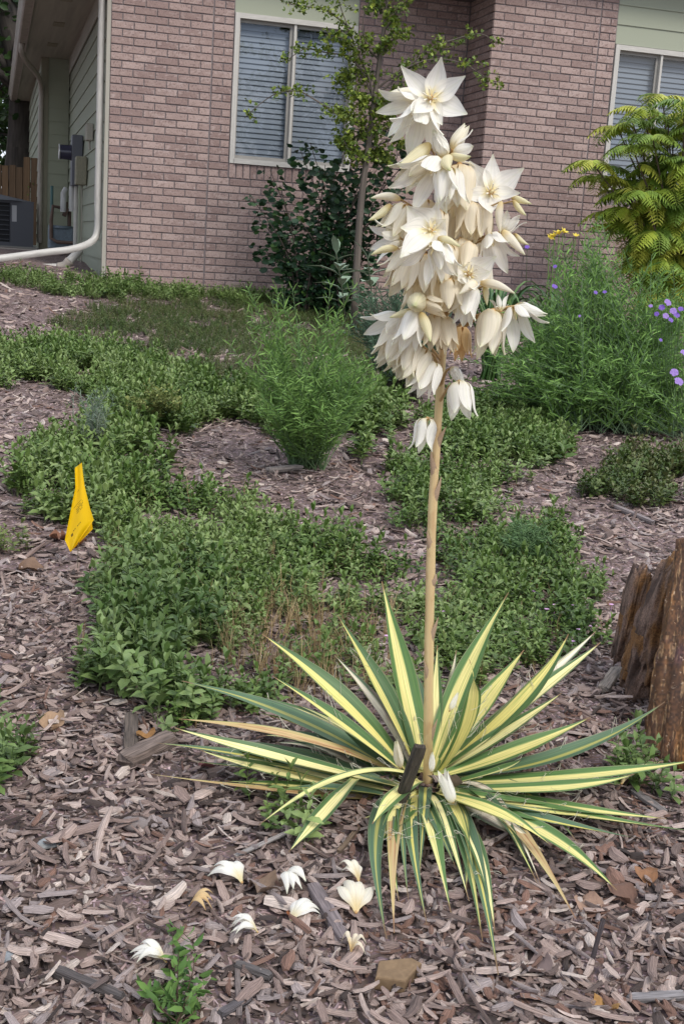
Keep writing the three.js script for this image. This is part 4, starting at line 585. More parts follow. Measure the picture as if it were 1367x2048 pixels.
{ // the crowded skirt: narrower leaves between the large ones
  const r = rng(46), looks = ['cream', 'dark', 'thin', 'left', 'right', 'dark', 'yellow', 'pale'];
  for (const k of [1, 3, 4, 5, 7, 8, 9, 10, 11, 15, 16, 17, 18, 19, 20, 21, 22, 23, 25, 26, 28, 29, 31, 32, 47, 48, 4, 7, 9, 11, 17, 19, 22, 24]) { const l = LEAVES[k].slice(), j = (a) => (r() - 0.5) * a, sx = l[4] - l[0], sy = l[5] - l[1], h = Math.hypot(sx, sy), f = 0.62 + 0.3 * r(), dx = j(90) * Math.abs(sy) / h, dy = j(60) * Math.abs(sx) / h; l[4] = l[0] + sx * f + dx; l[5] = l[1] + sy * f + dy; l[2] = lerp(l[0], l[2], f) + dx * 0.4 + j(14); l[3] = lerp(l[1], l[3], f) + dy * 0.4 + j(12); l[6] += 0.02 + 0.06 * r(); if (l[7]) l[7] += 0.04 + 0.08 * r(); l[8] *= 0.6 + 0.3 * r(); l[9] = looks[Math.floor(r() * 8)]; l[10] = j(0.6); LEAVES.push(l); }
}
{
  const r = rng(4), curls = [];
  LEAVES.forEach((l, k) => {
    const [bx, by, mx, my, tx, ty, md, td, wpx, look, tw] = l, B = yl(bx, by, 2.28 + (my < by - 60 ? 0.04 : my > by + 40 ? -0.05 : 0)).multiplyScalar(1), T = (td ? at(tx, ty, td) : onSoil(tx, ty, 0.03)).sub(Y0), Mm = yl(mx, my, md); 
    const gm = ground(Mm.x + Y0.x, Mm.z + Y0.z) - Y0.y; if (Mm.y < gm + 0.035) Mm.y = gm + 0.035; const gt = ground(T.x + Y0.x, T.z + Y0.z) - Y0.y; if (T.y < gt + 0.028) T.y = gt + 0.028;
    const pts = bez(B, Mm, T, 26), w = 0.95 * wpx * md / FPX, up = V(-T.x * 0.8, 1.0, -T.z * 0.8 + 0.15);
    const g = ribbon(pts, up, (t) => w * (0.55 + 0.45 * sstep(0, 0.35, t)) * (1 - sstep(0.5, 1.04, t) * 0.97), 0.1 + 0.12 * r(), 8, (t) => tw * t + 0.12 * Math.sin(t * 5 + k));
    const m = part('leaf', g, bladeMats[look], yucca); if (look === 'dead') m.userData.label = 'withered tan leaf';
    const P = g.attributes.position; for (let c = 0; c < (k < 40 ? 3 : 1); c++) { const i = 4 + Math.floor(r() * 17), s = r() < 0.5 ? 0 : 8, v = V(0, 0, 0).fromBufferAttribute(P, i * 9 + s), o = v.clone().sub(pts[i]).normalize(), tn = pts[i + 1].clone().sub(pts[i]).normalize(), L = 0.015 + 0.03 * r(), cu = []; for (let q = 0; q <= 10; q++) { const a = q / 10 * (2 + 3 * r()); cu.push(v.clone().addScaledVector(o, L * Math.sin(a) * 0.6 * (q ? 1 : 0)).addScaledVector(tn, L * (q / 10) * Math.cos(a * 0.7)).add(V(0, 0.006 * Math.sin(a * 1.7), 0))); } curls.push(tube(cu, 0.0005, 0.0003, 3)); }
  });
  tag(part('curly_threads', merge(curls), std({ color: lin(0.62, 0.58, 0.46) }), yucca), null, null, null, 'stuff');
}
const stalkMat = std({ map: tex(64, 512, (u, v) => { const s = noise(u * 14, v * 6, 3), k = mix3([206, 182, 134], [180, 148, 106], 0.5 * s + 0.4 * sstep(0.55, 0.75, fbm(u * 5, v * 30, 8, 3))); return mix3(k, [188, 178, 120], 0.35 * sstep(0.5, 0.8, fbm(u * 3, v * 4 + 9, 2, 2))); }), roughness: 0.6 });
const STALK = smooth([[855, 1575, 2.3], [856, 1450, 2.29], [858, 1250, 2.29], [863, 1050, 2.29], [871, 900, 2.29], [882, 740, 2.29], [889, 620, 2.29], [888, 500, 2.3], [884, 400, 2.3], [878, 300, 2.3], [868, 230, 2.3], [862, 205, 2.3]].map((p) => yl(...p)), 60);
part('flower_stalk', tube(STALK, (t) => lerp(0.0098, 0.0035, t ** 1.3) * (1 + 0.04 * Math.sin(t * 90)), 0, 12, 1.2), stalkMat, yucca);
const stalkAt = (y) => { let b = STALK[0]; for (const p of STALK) if (Math.abs(p.y - y) < Math.abs(b.y - y)) b = p; return b; };
{ const r = rng(14), bm = std({ color: lin(0.46, 0.32, 0.21), map: speckle, side: THREE.DoubleSide });   // papery bracts up the stalk
  for (const [py, s, L] of [[1480, 1, 60], [1290, 1, 58], [1360, -1, 45], [1100, -1, 40], [1000, 1, 55], [955, -1, 50], [880, 1, 45], [1180, 1, 30]]) { const p = stalkAt(yl(860, py, 2.29).y), h = L * 2.29 / FPX, a = s > 0 ? 0.6 : 2.4, o = V(Math.cos(a), 0, Math.sin(a)); part('bract', ribbon(bez(p.clone().addScaledVector(o, 0.0085), p.clone().addScaledVector(o, 0.0135).add(V(0, h * 0.5, 0)), p.clone().addScaledVector(o, 0.012 + 0.01 * r()).add(V(0, h, 0)), 8), o.clone().negate(), (t) => 0.016 * (1 - t ** 1.5) + 0.001, 0.6, 4), bm, yucca); } }
// ---- flowers
const petalMat = (a, b, c) => new THREE.MeshPhysicalMaterial({ map: tex(64, 128, (u, v) => { const e = Math.abs(u - 0.5) * 2; let k = mix3(a, b, sstep(0.0, 0.35, v)); k = mix3(k, c, sstep(0.8, 1, v) * 0.6 * (1 - 0.5 * e)); k = mix3(k, c, 0.22 * sstep(0.25, 0.0, e) * (0.4 + 0.6 * v)); const f = 0.965 + 0.05 * noise(u * 26, v * 2, 5) - 0.04 * sstep(0.75, 0.85, noise(u * 30, v * 1.5, 8)); return [k[0] * f, k[1] * f, k[2] * f]; }), roughness: 0.6, side: THREE.DoubleSide, transmission: 0.38, thickness: 0, specularIntensity: 0.5 });
const PM = { white: petalMat([240, 226, 176], [245, 242, 233], [226, 228, 190]), cream: petalMat([228, 198, 140], [241, 230, 205], [222, 214, 170]), ivory: petalMat([236, 214, 160], [242, 235, 216], [214, 216, 168]), tan: petalMat([206, 160, 96], [226, 196, 144], [196, 152, 96]), green: petalMat([214, 190, 128], [236, 228, 190], [168, 182, 116]) };
const receptMat = std({ color: lin(0.5, 0.3, 0.12), roughness: 0.7 }), pistilMat = std({ color: lin(0.72, 0.62, 0.36), roughness: 0.6 }), anther = std({ color: lin(0.78, 0.72, 0.6), roughness: 0.6 });
const PH = { bell: (t) => lerp(1.45, -0.05, sstep(0, 0.5, t)) + 0.5 * sstep(0.78, 1, t), open: (t) => lerp(1.35, 0.3, sstep(0, 0.5, t)) + 0.6 * sstep(0.6, 1, t), shut: (t) => lerp(1.0, -0.28, sstep(0, 0.55, t)) + 0.15 * sstep(0.8, 1, t), wide: (t) => lerp(1.2, 0.75, sstep(0, 0.6, t)) + 0.7 * sstep(0.7, 1, t) };
function petalGeo(type, seed) {
  const r = rng(seed * 77 + 5), rows = 12, cols = 6, W = 0.18 * (0.9 + 0.25 * r()), wob = (r() - 0.5) * 0.3, curl = (r() - 0.4) * 0.5, pos = [], uv = [], idx = []; let R = 0.045, y = 0;
  for (let i = 0; i <= rows; i++) {
    const t = i / rows, ph = PH[type](t) + curl * sstep(0.6, 1, t) + 0.06 * Math.sin(t * 7 + seed), w = W * (0.32 + 0.68 * sstep(0, 0.5, t)) * Math.max(0.02, 1 - Math.max(0, (t - 0.42) / 0.58) ** 2.2); if (i) { R += Math.sin(ph) / rows; y += Math.cos(ph) / rows; }
    const re = Math.max(Math.abs(R), 0.24);
    for (let k = 0; k <= cols; k++) { const x = k / cols * 2 - 1, th = x * w / re, inn = re * (1 - Math.cos(th)) - 0.012 * Math.sin(x * 6 + seed) * t - 0.02 * (1 - Math.abs(x)) * (t > 0.1 ? 1 : 0), lx = re * Math.sin(th) + wob * 0.2 * t * t; pos.push(lx, y + Math.sin(ph) * inn, R - Math.cos(ph) * inn); uv.push(k / cols, t); }
  }
  for (let i = 0; i < rows; i++) for (let k = 0; k < cols; k++) { const a = i * (cols + 1) + k, b = a + cols + 1; idx.push(a, a + 1, b, a + 1, b + 1, b); }
  return geom(pos, idx, uv);
}
const PG = {}; for (const k of Object.keys(PH)) PG[k] = [1, 2, 3, 4, 5].map((s) => petalGeo(k, s));
const receptGeo = new THREE.SphereGeometry(0.055, 8, 6), pistilGeo = new THREE.CylinderGeometry(0.018, 0.034, 0.3, 8).translate(0, 0.17, 0), stamenGeo = tube([V(0, 0, 0.05), V(0, 0.12, 0.09), V(0, 0.2, 0.15)], 0.012, 0.018, 5);
const branchMat = std({ color: lin(0.5, 0.33, 0.15), map: speckle, roughness: 0.7 });
let seedF = 1;
function pedicel(p, r0 = 0.0022, drop = 0.03) { const s = stalkAt(p.y - drop - 0.25 * Math.hypot(p.x - stalkAt(p.y).x, p.z - stalkAt(p.y).z)), m = s.clone().lerp(p, 0.5).add(V(0, 0.012, 0)); if (s.distanceTo(p) > 0.012) part('flower_branch', tube(smooth([s, m, p], 8), r0 * 1.4, r0 * 0.8, 6), branchMat, yucca); }
function flower(type, b, e, mat, o = {}) {   // b, e: [px, py, depth] of the base and of the tips' middle
  const r = rng(900 + seedF++), B = yl(...b), E = yl(...e), ax = E.clone().sub(B), L = ax.length() * ({ bell: 1.19, open: 1.14, shut: 1.1, wide: 1.3 }[type]);
  const f = part('flower', receptGeo, receptMat, yucca); f.position.copy(B); f.quaternion.setFromUnitVectors(V(0, 1, 0), ax.normalize()); f.quaternion.multiply(new THREE.Quaternion().setFromAxisAngle(V(0, 1, 0), r() * 6.28)); f.scale.setScalar(L);
  const n = o.n ?? 6; for (let k = 0; k < n; k++) { const p = part('petal', PG[type][Math.floor(r() * 5)], mat, f); p.rotation.y = (k + 0.16 * (r() - 0.5)) * 6.2832 / n; p.rotation.order = 'YXZ'; p.rotation.x = (r() - 0.5) * 0.22; p.scale.set((k % 2 ? 0.92 : 1.04) * (o.fat ?? 1), 0.95 + 0.12 * r(), k % 2 ? 0.95 : 1); }
  if (type === 'open' || type === 'wide') { part('pistil', pistilGeo, pistilMat, f); for (let k = 0; k < 6; k++) part('stamen', stamenGeo, anther, f).rotation.y = k * 1.047; }
  if (!o.free) pedicel(B); return f;
}
function star(c, tips, mat, face) {   // an open flower looking at us: every petal runs to its own tip
  const C = yl(...c), F = V(...face).normalize(), f = part('flower', receptGeo, receptMat, yucca); f.position.copy(C); f.scale.setScalar(0.1); const inv = 10;
  const cu = yl(c[0], c[1], c[2]).clone().addScaledVector(F, -0.0);
  tips.forEach(([px, py, D, w, bow], k) => { const T = yl(px, py, D).sub(C), side = V(0, 0, 0), M2 = T.clone().multiplyScalar(0.5).addScaledVector(F, -(bow ?? 0.012)), pts = bez(side, M2, T, 14).map((p) => p.multiplyScalar(inv)); const g = ribbon(pts, F, (t) => w * 2.3 / FPX * inv * (0.06 + 0.94 * Math.sin(Math.PI * (0.1 + 0.9 * t) ** 0.92) ** 1.15), 0.16, 8, (t) => 0.25 * Math.sin(k * 2.1 + t * 2)); part('petal', g, mat, f); });
  const q = new THREE.Quaternion().setFromUnitVectors(V(0, 1, 0), F); const p = part('pistil', pistilGeo, pistilMat, f); p.quaternion.copy(q); p.scale.set(0.9, 0.55, 0.9); for (let k = 0; k < 6; k++) { const s = part('stamen', stamenGeo, anther, f); s.quaternion.copy(q).multiply(new THREE.Quaternion().setFromAxisAngle(V(0, 1, 0), k * 1.047)); s.scale.setScalar(0.8); }
  pedicel(C); return f;
}
const budGeo = [1, 2, 3].map((s) => { const pos = [], uv = [], idx = [], R = 16, S = 18, bend = (s - 2) * 0.08; for (let i = 0; i <= R; i++) { const t = i / R, rad = 0.155 * (Math.sin(Math.PI * Math.min(1, t * 0.96 + 0.04) ** 0.8) ** 0.75) * (1 - 0.35 * t) + 0.006; for (let k = 0; k <= S; k++) { const a = k / S * 6.2832, l = 1 - 0.10 * Math.abs(Math.cos(a * 1.5)) ** 6 * Math.sin(Math.PI * t); pos.push(Math.cos(a) * rad * l + bend * Math.sin(Math.PI * t), t, Math.sin(a) * rad * l); uv.push(k / S * 3, t); } } for (let i = 0; i < R; i++) for (let k = 0; k < S; k++) { const a = i * (S + 1) + k, b = a + S + 1; idx.push(a, b, a + 1, a + 1, b, b + 1); } return geom(pos, idx, uv); });
function bud(b, e, mat = PM.green, fat = 1) { const B = yl(...b), E = yl(...e), ax = E.clone().sub(B), L = ax.length(), f = part('flower_bud', budGeo[seedF++ % 3], mat, yucca); f.position.copy(B); f.quaternion.setFromUnitVectors(V(0, 1, 0), ax.normalize()); f.scale.set(L * fat, L, L * fat); pedicel(B, 0.0018); return f; }
const W = PM.white, C = PM.cream, I = PM.ivory, G = PM.green, T = PM.tan;
star([860, 196, 2.2], [[882, 114, 2.19, 38], [930, 152, 2.18, 38], [934, 228, 2.18, 46], [884, 250, 2.17, 30], [801, 131, 2.2, 34], [826, 226, 2.15, 34]], W, [-0.15, 0.1, 1]);
flower('open', [838, 207, 2.24], [776, 226, 2.2], W); flower('open', [843, 215, 2.22], [828, 288, 2.18], W, { fat: 1.15 }); flower('shut', [838, 188, 2.26], [778, 190, 2.25], I, { n: 4 }); flower('bell', [858, 225, 2.26], [846, 296, 2.26], I);
flower('shut', [892, 314, 2.2], [866, 264, 2.19], W, { fat: 1.5 }); bud([858, 290, 2.2], [796, 333, 2.16], G, 1.2); flower('bell', [858, 314, 2.22], [806, 356, 2.18], I); flower('open', [874, 326, 2.18], [836, 384, 2.12], W); flower('shut', [904, 300, 2.22], [932, 256, 2.24], I, { fat: 1 }); flower('open', [905, 306, 2.22], [958, 296, 2.22], W, { n: 4 });
bud([900, 311, 2.17], [941, 313, 2.13]); bud([898, 314, 2.15], [900, 342, 2.11], G, 1.5); flower('shut', [886, 336, 2.15], [880, 402, 2.12], W); flower('bell', [902, 338, 2.17], [908, 408, 2.15], W); flower('bell', [918, 330, 2.22], [912, 430, 2.2], C, { fat: 1.1 });
star([981, 385, 2.2], [[985, 308, 2.22, 36], [1047, 336, 2.2, 44], [1040, 386, 2.17, 30], [982, 426, 2.15, 44], [925, 390, 2.17, 30], [938, 322, 2.22, 42]], W, [0.05, 0.15, 1]);
bud([1022, 394, 2.24], [1062, 408, 2.22]); bud([1026, 402, 2.23], [1051, 431, 2.21]); flower('bell', [940, 404, 2.2], [934, 474, 2.18], C, { fat: 1.1 }); flower('bell', [962, 412, 2.22], [956, 482, 2.2], C); bud([1001, 403, 2.16], [1000, 466, 2.16], I, 0.9); flower('open', [1006, 464, 2.22], [1030, 424, 2.22], W, { fat: 1.1 });
bud([1005, 462, 2.18], [1049, 510, 2.16], I, 1); bud([1029, 468, 2.22], [1057, 490, 2.22]); flower('open', [980, 472, 2.2], [996, 526, 2.16], W); 
star([860, 462, 2.12], [[800, 455, 2.1, 46], [814, 412, 2.12, 60], [874, 404, 2.12, 34], [890, 438, 2.11, 44], [800, 515, 2.06, 42, -0.01], [880, 498, 2.07, 44]], W, [-0.2, 0.15, 1]);
flower('bell', [812, 412, 2.2], [778, 470, 2.18], I); bud([800, 398, 2.2], [741, 396, 2.19], I, 1); bud([780, 410, 2.19], [736, 441, 2.17]); flower('open', [798, 476, 2.2], [742, 480, 2.18], W); bud([794, 496, 2.16], [741, 510, 2.15]); bud([875, 476, 2.1], [920, 494, 2.08]);
flower('open', [868, 490, 2.1], [848, 545, 2.06], W, { n: 5 }); flower('bell', [876, 492, 2.12], [896, 545, 2.08], W); flower('bell', [824, 500, 2.18], [780, 556, 2.16], I); flower('bell', [830, 508, 2.18], [796, 584, 2.15], C, { fat: 1.1 }); flower('bell', [850, 512, 2.16], [836, 590, 2.14], C, { fat: 1.1 }); flower('bell', [894, 490, 2.18], [884, 566, 2.16], C); flower('bell', [920, 478, 2.2], [926, 540, 2.18], C);
flower('bell', [938, 486, 2.18], [930, 545, 2.16], C); star([937, 548, 2.13], [[992, 512, 2.12, 46], [914, 560, 2.1, 34], [946, 521, 2.14, 46], [979, 543, 2.1, 36], [915, 528, 2.13, 36], [948, 580, 2.08, 36]], W, [0.1, 0.3, 1]); bud([957, 564, 2.16], [1029, 587, 2.14], I, 0.85); bud([969, 571, 2.17], [973, 611, 2.16], G, 1.1); bud([951, 566, 2.12], [917, 589, 2.09], I, 1.3); flower('bell', [938, 574, 2.16], [926, 640, 2.13], W, { fat: 1.2 }); flower('bell', [908, 545, 2.2], [898, 610, 2.18], C);
flower('bell', [985, 622, 2.2], [976, 706, 2.17], I, { fat: 1.1 }); flower('open', [1000, 622, 2.2], [998, 598, 2.22], W, { n: 5 }); flower('open', [1026, 616, 2.2], [1042, 680, 2.16], W); flower('shut', [1028, 614, 2.2], [1090, 628, 2.17], W, { n: 3 }); flower('bell', [922, 655, 2.24], [918, 712, 2.22], T);
bud([825, 621, 2.15], [778, 635, 2.13]); bud([841, 626, 2.12], [860, 684, 2.09], G, 1.1); flower('bell', [834, 624, 2.15], [808, 692, 2.12], W, { fat: 1.15 }); flower('open', [800, 636, 2.2], [740, 672, 2.18], W); flower('bell', [798, 654, 2.2], [764, 718, 2.17], I); flower('bell', [808, 660, 2.22], [782, 738, 2.2], I); flower('bell', [822, 676, 2.2], [800, 746, 2.17], I);
flower('bell', [850, 700, 2.2], [812, 762, 2.17], I); flower('bell', [866, 726, 2.2], [838, 786, 2.17], W); flower('shut', [902, 735, 2.24], [924, 764, 2.22], W, { fat: 1.6 }); flower('bell', [917, 764, 2.2], [920, 832, 2.17], W, { fat: 1.2 }); flower('bell', [854, 837, 2.22], [842, 898, 2.2], W, { n: 5 }); flower('bell', [886, 636, 2.18], [900, 698, 2.16], C); flower('bell', [872, 630, 2.18], [862, 694, 2.16], C);
flower('bell', [848, 604, 2.14], [892, 622, 2.12], C); bud([836, 600, 2.16], [828, 612, 2.06], G, 1.2); flower('bell', [872, 560, 2.2], [862, 620, 2.18], C); flower('bell', [905, 420, 2.26], [896, 490, 2.24], C); flower('bell', [850, 400, 2.26], [836, 470, 2.24], C); flower('bell', [960, 520, 2.26], [970, 580, 2.25], I); flower('bell', [880, 420, 2.16], [872, 480, 2.15], C); flower('bell', [900, 560, 2.14], [902, 622, 2.12], C); flower('bell', [842, 560, 2.24], [826, 622, 2.23], C); flower('bell', [940, 440, 2.28], [946, 510, 2.27], C); flower('bell', [820, 440, 2.26], [800, 500, 2.25], C);
{ const a = stalkAt(yl(890, 680, 2.3).y), p = [a, yl(930, 652, 2.26), yl(975, 622, 2.22), yl(1026, 613, 2.2)]; part('flower_branch', tube(smooth(p, 14), 0.004, 0.0025, 8), branchMat, yucca); }

// ================================================================ FALLEN FLOWERS, WOOD, STONE, FLAG
const petalFan = (u) => Math.max(0.02, (0.2 + 0.8 * sstep(0, 0.4, u)) * (1 - Math.max(0, (u - 0.45) / 0.55) ** 1.6));
function fallen(label, px, py, px2, py2, mat, spread, n, lift = 0.016) {   // petals splayed flat from the base, tips torn and lifted
  const B = gp(px, py), E = gp(px2, py2); B.y += lift; const t = thing('fallen_flower', label, 'flower', B), r = rng(Math.round(px * 7 + py)), d = E.sub(B); d.y = 0; const L = d.length() * 0.86; d.normalize();
  for (let k = 0; k < n; k++) { const a = lerp(-spread, spread, (k + 0.5) / n) + (r() - 0.5) * 0.2, q = d.clone().applyAxisAngle(V(0, 1, 0), a), l = L * (0.85 + 0.25 * r()), h = 0.004 + 0.012 * ((k * 3) % n) / n; part('petal', ribbon(bez(V(0, 0, 0), q.clone().multiplyScalar(l * 0.5).setY(h + 0.012 + 0.008 * r()), q.clone().multiplyScalar(l).setY(h - 0.004 + 0.012 * (r() - 0.3)), 12), V(0, 1, 0), (u) => 0.33 * L * petalFan(u), -0.3, 6, (u) => (r() - 0.5) * 0.05 + 0.5 * Math.sin(k * 2.3) * u), mat, t); }
  part('flower_base', receptGeo, receptMat, t).scale.setScalar(L * 0.7); return t;
}
fallen('fallen white flower lying alone, uppermost left of those on the mulch', 483, 1782, 422, 1752, W, 0.62, 6);
fallen('withered tan flower with a thin stalk on the mulch above the weed', 378, 1828, 432, 1834, T, 0.62, 6, 0.015);
fallen('fallen white flower pointing left just right of the green weed', 514, 1882, 450, 1880, W, 0.62, 6);
fallen('fallen flower half hidden behind the green weed at the bottom', 332, 1940, 252, 1930, W, 0.62, 6, 0.014);
fallen('pale greenish fallen flower beside the end of the dark log', 568, 1768, 606, 1812, W, 0.4, 5);
fallen('closed fallen flower with a yellow base below the dark log', 578, 1862, 636, 1832, W, 0.4, 5);
fallen('fallen flower standing open like a fork beside the hanging leaves', 710, 1842, 706, 1780, I, 0.62, 4);
fallen('greyish fallen flower just above the fork shaped one', 716, 1780, 684, 1752, I, 0.62, 5);
fallen('crumpled cream petals near the lower end of the log', 700, 1925, 722, 1908, C, 1.6, 6, 0.018);
fallen('fallen flower on the mulch by the leaves at the foot of the rock', 1240, 1582, 1268, 1556, I, 0.3, 5);
function lodged(label, b, e, mat, type, n) { const B = at(...b), E = at(...e), L = B.distanceTo(E) * 1.2, t = thing('fallen_flower', label, 'flower', B), rr = rng(b[0]); t.quaternion.setFromUnitVectors(V(0, 1, 0), E.sub(B).normalize()); for (let k = 0; k < n; k++) { const p = part('petal', PG[type][Math.floor(rr() * 5)], mat, t); p.scale.set(L * 0.75, L, L * 0.5); p.rotation.y = k * 6.28 / n; } part('flower_base', receptGeo, receptMat, t).scale.setScalar(L * 0.7); }
lodged('cream flower lodged in the leaves left of the dark stick', [800, 1536, 2.18], [792, 1488, 2.16], I, 'shut', 5);
lodged('white flower lodged in the leaves right of the stalk base', [905, 1604, 2.12], [882, 1545, 2.12], W, 'bell', 5);
lodged('small white petal cup pressed against the foot of the stalk', [862, 1545, 2.24], [864, 1508, 2.24], W, 'shut', 4);
lodged('white scrap of flower caught high between the right leaves', [898, 1422, 2.3], [914, 1388, 2.3], W, 'shut', 3);
const woodMat = (r, g, b) => std({ color: lin(r, g, b), map: grain, bumpMap: grain, bumpScale: 0.003, roughness: 0.95 });
function log(name, label, cat, A, B, w, h, mat, seed) {   // rough split piece between two points
  const r = rng(seed), t = A.clone().lerp(B, 0.5), d = B.clone().sub(A), L = d.length(); d.normalize(); const up = Math.abs(d.y) > 0.9 ? V(0, 0, 1) : V(0, 1, 0), S = d.clone().cross(up).normalize(), U = S.clone().cross(d), pos = [], uv = [], idx = [], n = 9, sec = 8;
  for (let i = 0; i <= n; i++) for (let k = 0; k < sec; k++) { const a = k / sec * 6.283, ca = Math.cos(a), sa = Math.sin(a), q = 1 / Math.max(Math.abs(ca), Math.abs(sa)) ** 0.75, s = (1 + 0.22 * (noise(i * 0.7, k * 1.7, seed) - 0.5)) * (i === 0 || i === n ? 0.9 : 1), p = S.clone().multiplyScalar(ca * w / 2 * q * s).addScaledVector(U, sa * h / 2 * q * s).addScaledVector(d, (i / n - 0.5) * L + (i === 0 || i === n ? (r() - 0.5) * w * 0.5 : 0)); pos.push(p.x, p.y, p.z); uv.push(k / sec, i / n * L * 8); }
  for (let i = 0; i < n; i++) for (let k = 0; k < sec; k++) { const a = i * sec + k, b = i * sec + (k + 1) % sec; idx.push(a, a + sec, b, b, a + sec, b + sec); }
  for (const [o, f] of [[0, 0], [n * sec, 1]]) for (let k = 1; k < sec - 1; k++) f ? idx.push(o, o + k + 1, o + k) : idx.push(o, o + k, o + k + 1);
  const g = geom(pos, idx, uv).toNonIndexed(); g.computeVertexNormals(); const m = single(name, g, mat, label, cat); m.position.copy(t); return m;
}
log('wood_stick', 'dark weathered stick stuck upright in the centre of the yucca', 'stick', at(796, 1612, 2.17), at(840, 1492, 2.1), 0.021, 0.017, woodMat(0.1, 0.08, 0.062), 3);
const lay2 = (px, py, l) => { const p = gp(px, py); p.y += l; return p; };
log('wood_log', 'dark grey broken log lying between the fallen flowers', 'log', lay2(624, 1788, 0.012), lay2(688, 1895, 0.012), 0.024, 0.018, woodMat(0.27, 0.22, 0.22), 4);
log('wood_block', 'grained wood block at the edge of the left ground cover', 'wood', lay2(250, 1540, 0.018), lay2(340, 1497, 0.02), 0.042, 0.034, woodMat(0.24, 0.18, 0.15), 5);
log('wood_block', 'short upright brown wood piece behind the grained block', 'wood', lay2(262, 1512, 0.01), lay2(262, 1460, 0.03), 0.03, 0.025, woodMat(0.14, 0.11, 0.09), 6);
log('wood_stick', 'long grey stick curving below the weed at the lower left', 'stick', lay2(110, 1955, 0.012), lay2(245, 2008, 0.01), 0.016, 0.014, woodMat(0.13, 0.11, 0.105), 7);
log('wood_stick', 'straight grey stick lying below the crumpled petals', 'stick', lay2(540, 1968, 0.012), lay2(470, 1945, 0.014), 0.013, 0.012, woodMat(0.17, 0.15, 0.145), 8);
log('wood_stick', 'pale upright twig of bark standing below the right fallen flower', 'stick', lay2(474, 1950, 0.01), lay2(478, 2046, 0.01), 0.009, 0.007, woodMat(0.3, 0.24, 0.22), 9);
log('wood_stick', 'dark stick lying at the bottom edge right of the weed', 'stick', lay2(440, 2045, 0.012), lay2(500, 2008, 0.012), 0.014, 0.012, woodMat(0.16, 0.14, 0.145), 10);
log('wood_stick', 'short tan stick on the mulch left of the hanging leaves', 'stick', lay2(676, 1716, 0.012), lay2(716, 1668, 0.012), 0.008, 0.007, woodMat(0.3, 0.21, 0.14), 11);
log('wood_stick', 'silvery split stick near the lower right corner', 'stick', lay2(1258, 2008, 0.01), lay2(1362, 2004, 0.012), 0.018, 0.008, woodMat(0.36, 0.33, 0.33), 12);
log('wood_stick', 'broad grey chip below the leaves at the foot of the rock', 'stick', lay2(1265, 1590, 0.008), lay2(1325, 1632, 0.008), 0.02, 0.01, woodMat(0.26, 0.23, 0.22), 13);
log('wood_stick', 'pale dry stick in the mulch in front of the feathery bush', 'stick', lay2(535, 950, 0.02), lay2(600, 944, 0.02), 0.03, 0.02, woodMat(0.4, 0.34, 0.31), 14);
log('wood_stick', 'small dark twig standing in the mulch at the lower right', 'stick', lay2(1180, 1930, 0), lay2(1188, 1930, 0).add(V(0.008, 0.075, -0.01)), 0.007, 0.006, woodMat(0.12, 0.095, 0.1), 15);
log('wood_chunk', 'pale sawn wood chunk lying behind the rock leaves', 'wood', lay2(1205, 1390, 0.012), lay2(1232, 1352, 0.016), 0.03, 0.022, woodMat(0.44, 0.37, 0.31), 16);
log('wood_stick', 'long pale stick in the upper right mulch', 'stick', lay2(1225, 1018, 0.012), lay2(1305, 1052, 0.012), 0.022, 0.016, woodMat(0.36, 0.3, 0.29), 17);
{ // stones
  const mk = (label, px, py, s, sc, col, seed) => { const g = lump(s, seed, 0.18, 1.4, ...sc, 2), m = single('stone', g.toNonIndexed(), std({ color: lin(...col), map: speckle, roughness: 0.9 }), label, 'stone'); m.geometry.computeVertexNormals(); const p = gp(px, py); m.position.copy(p).setY(p.y + s * sc[1] * 0.45); m.rotation.y = seed; };
  mk('grey rounded stone half sunk in the mulch left of the log', 270, 1655, 0.022, [1.2, 0.6, 0.9], [0.24, 0.2, 0.19], 3); mk('pale blue grey flat stone in the left foreground mulch', 100, 1690, 0.02, [1.3, 0.45, 0.8], [0.34, 0.35, 0.35], 4); mk('small blue grey stone at the left edge of the mulch', 20, 1918, 0.016, [1.1, 0.6, 0.9], [0.3, 0.32, 0.34], 5);
  const sh = new THREE.Shape([[-0.038, -0.012], [0.0, -0.024], [0.036, 0.014], [0.026, 0.026], [-0.024, 0.022]].map((q) => new THREE.Vector2(...q))), g = new THREE.ExtrudeGeometry(sh, { depth: 0.018, bevelEnabled: true, bevelSize: 0.003, bevelThickness: 0.003, bevelSegments: 2 }); g.rotateX(-Math.PI / 2); const p = gp(795, 1965), m = single('stone', g, std({ map: tex(128, 128, (u, v) => mix3([104, 84, 62], [136, 112, 84], fbm(u * 9, v * 9, 5, 4)), true, 14, 14), roughness: 0.9 }), 'flat brown angular stone below the hanging yucca leaves', 'stone'); m.position.copy(p).setY(p.y + 0.002); m.rotation.set(0.06, 0.25, -0.05);
}
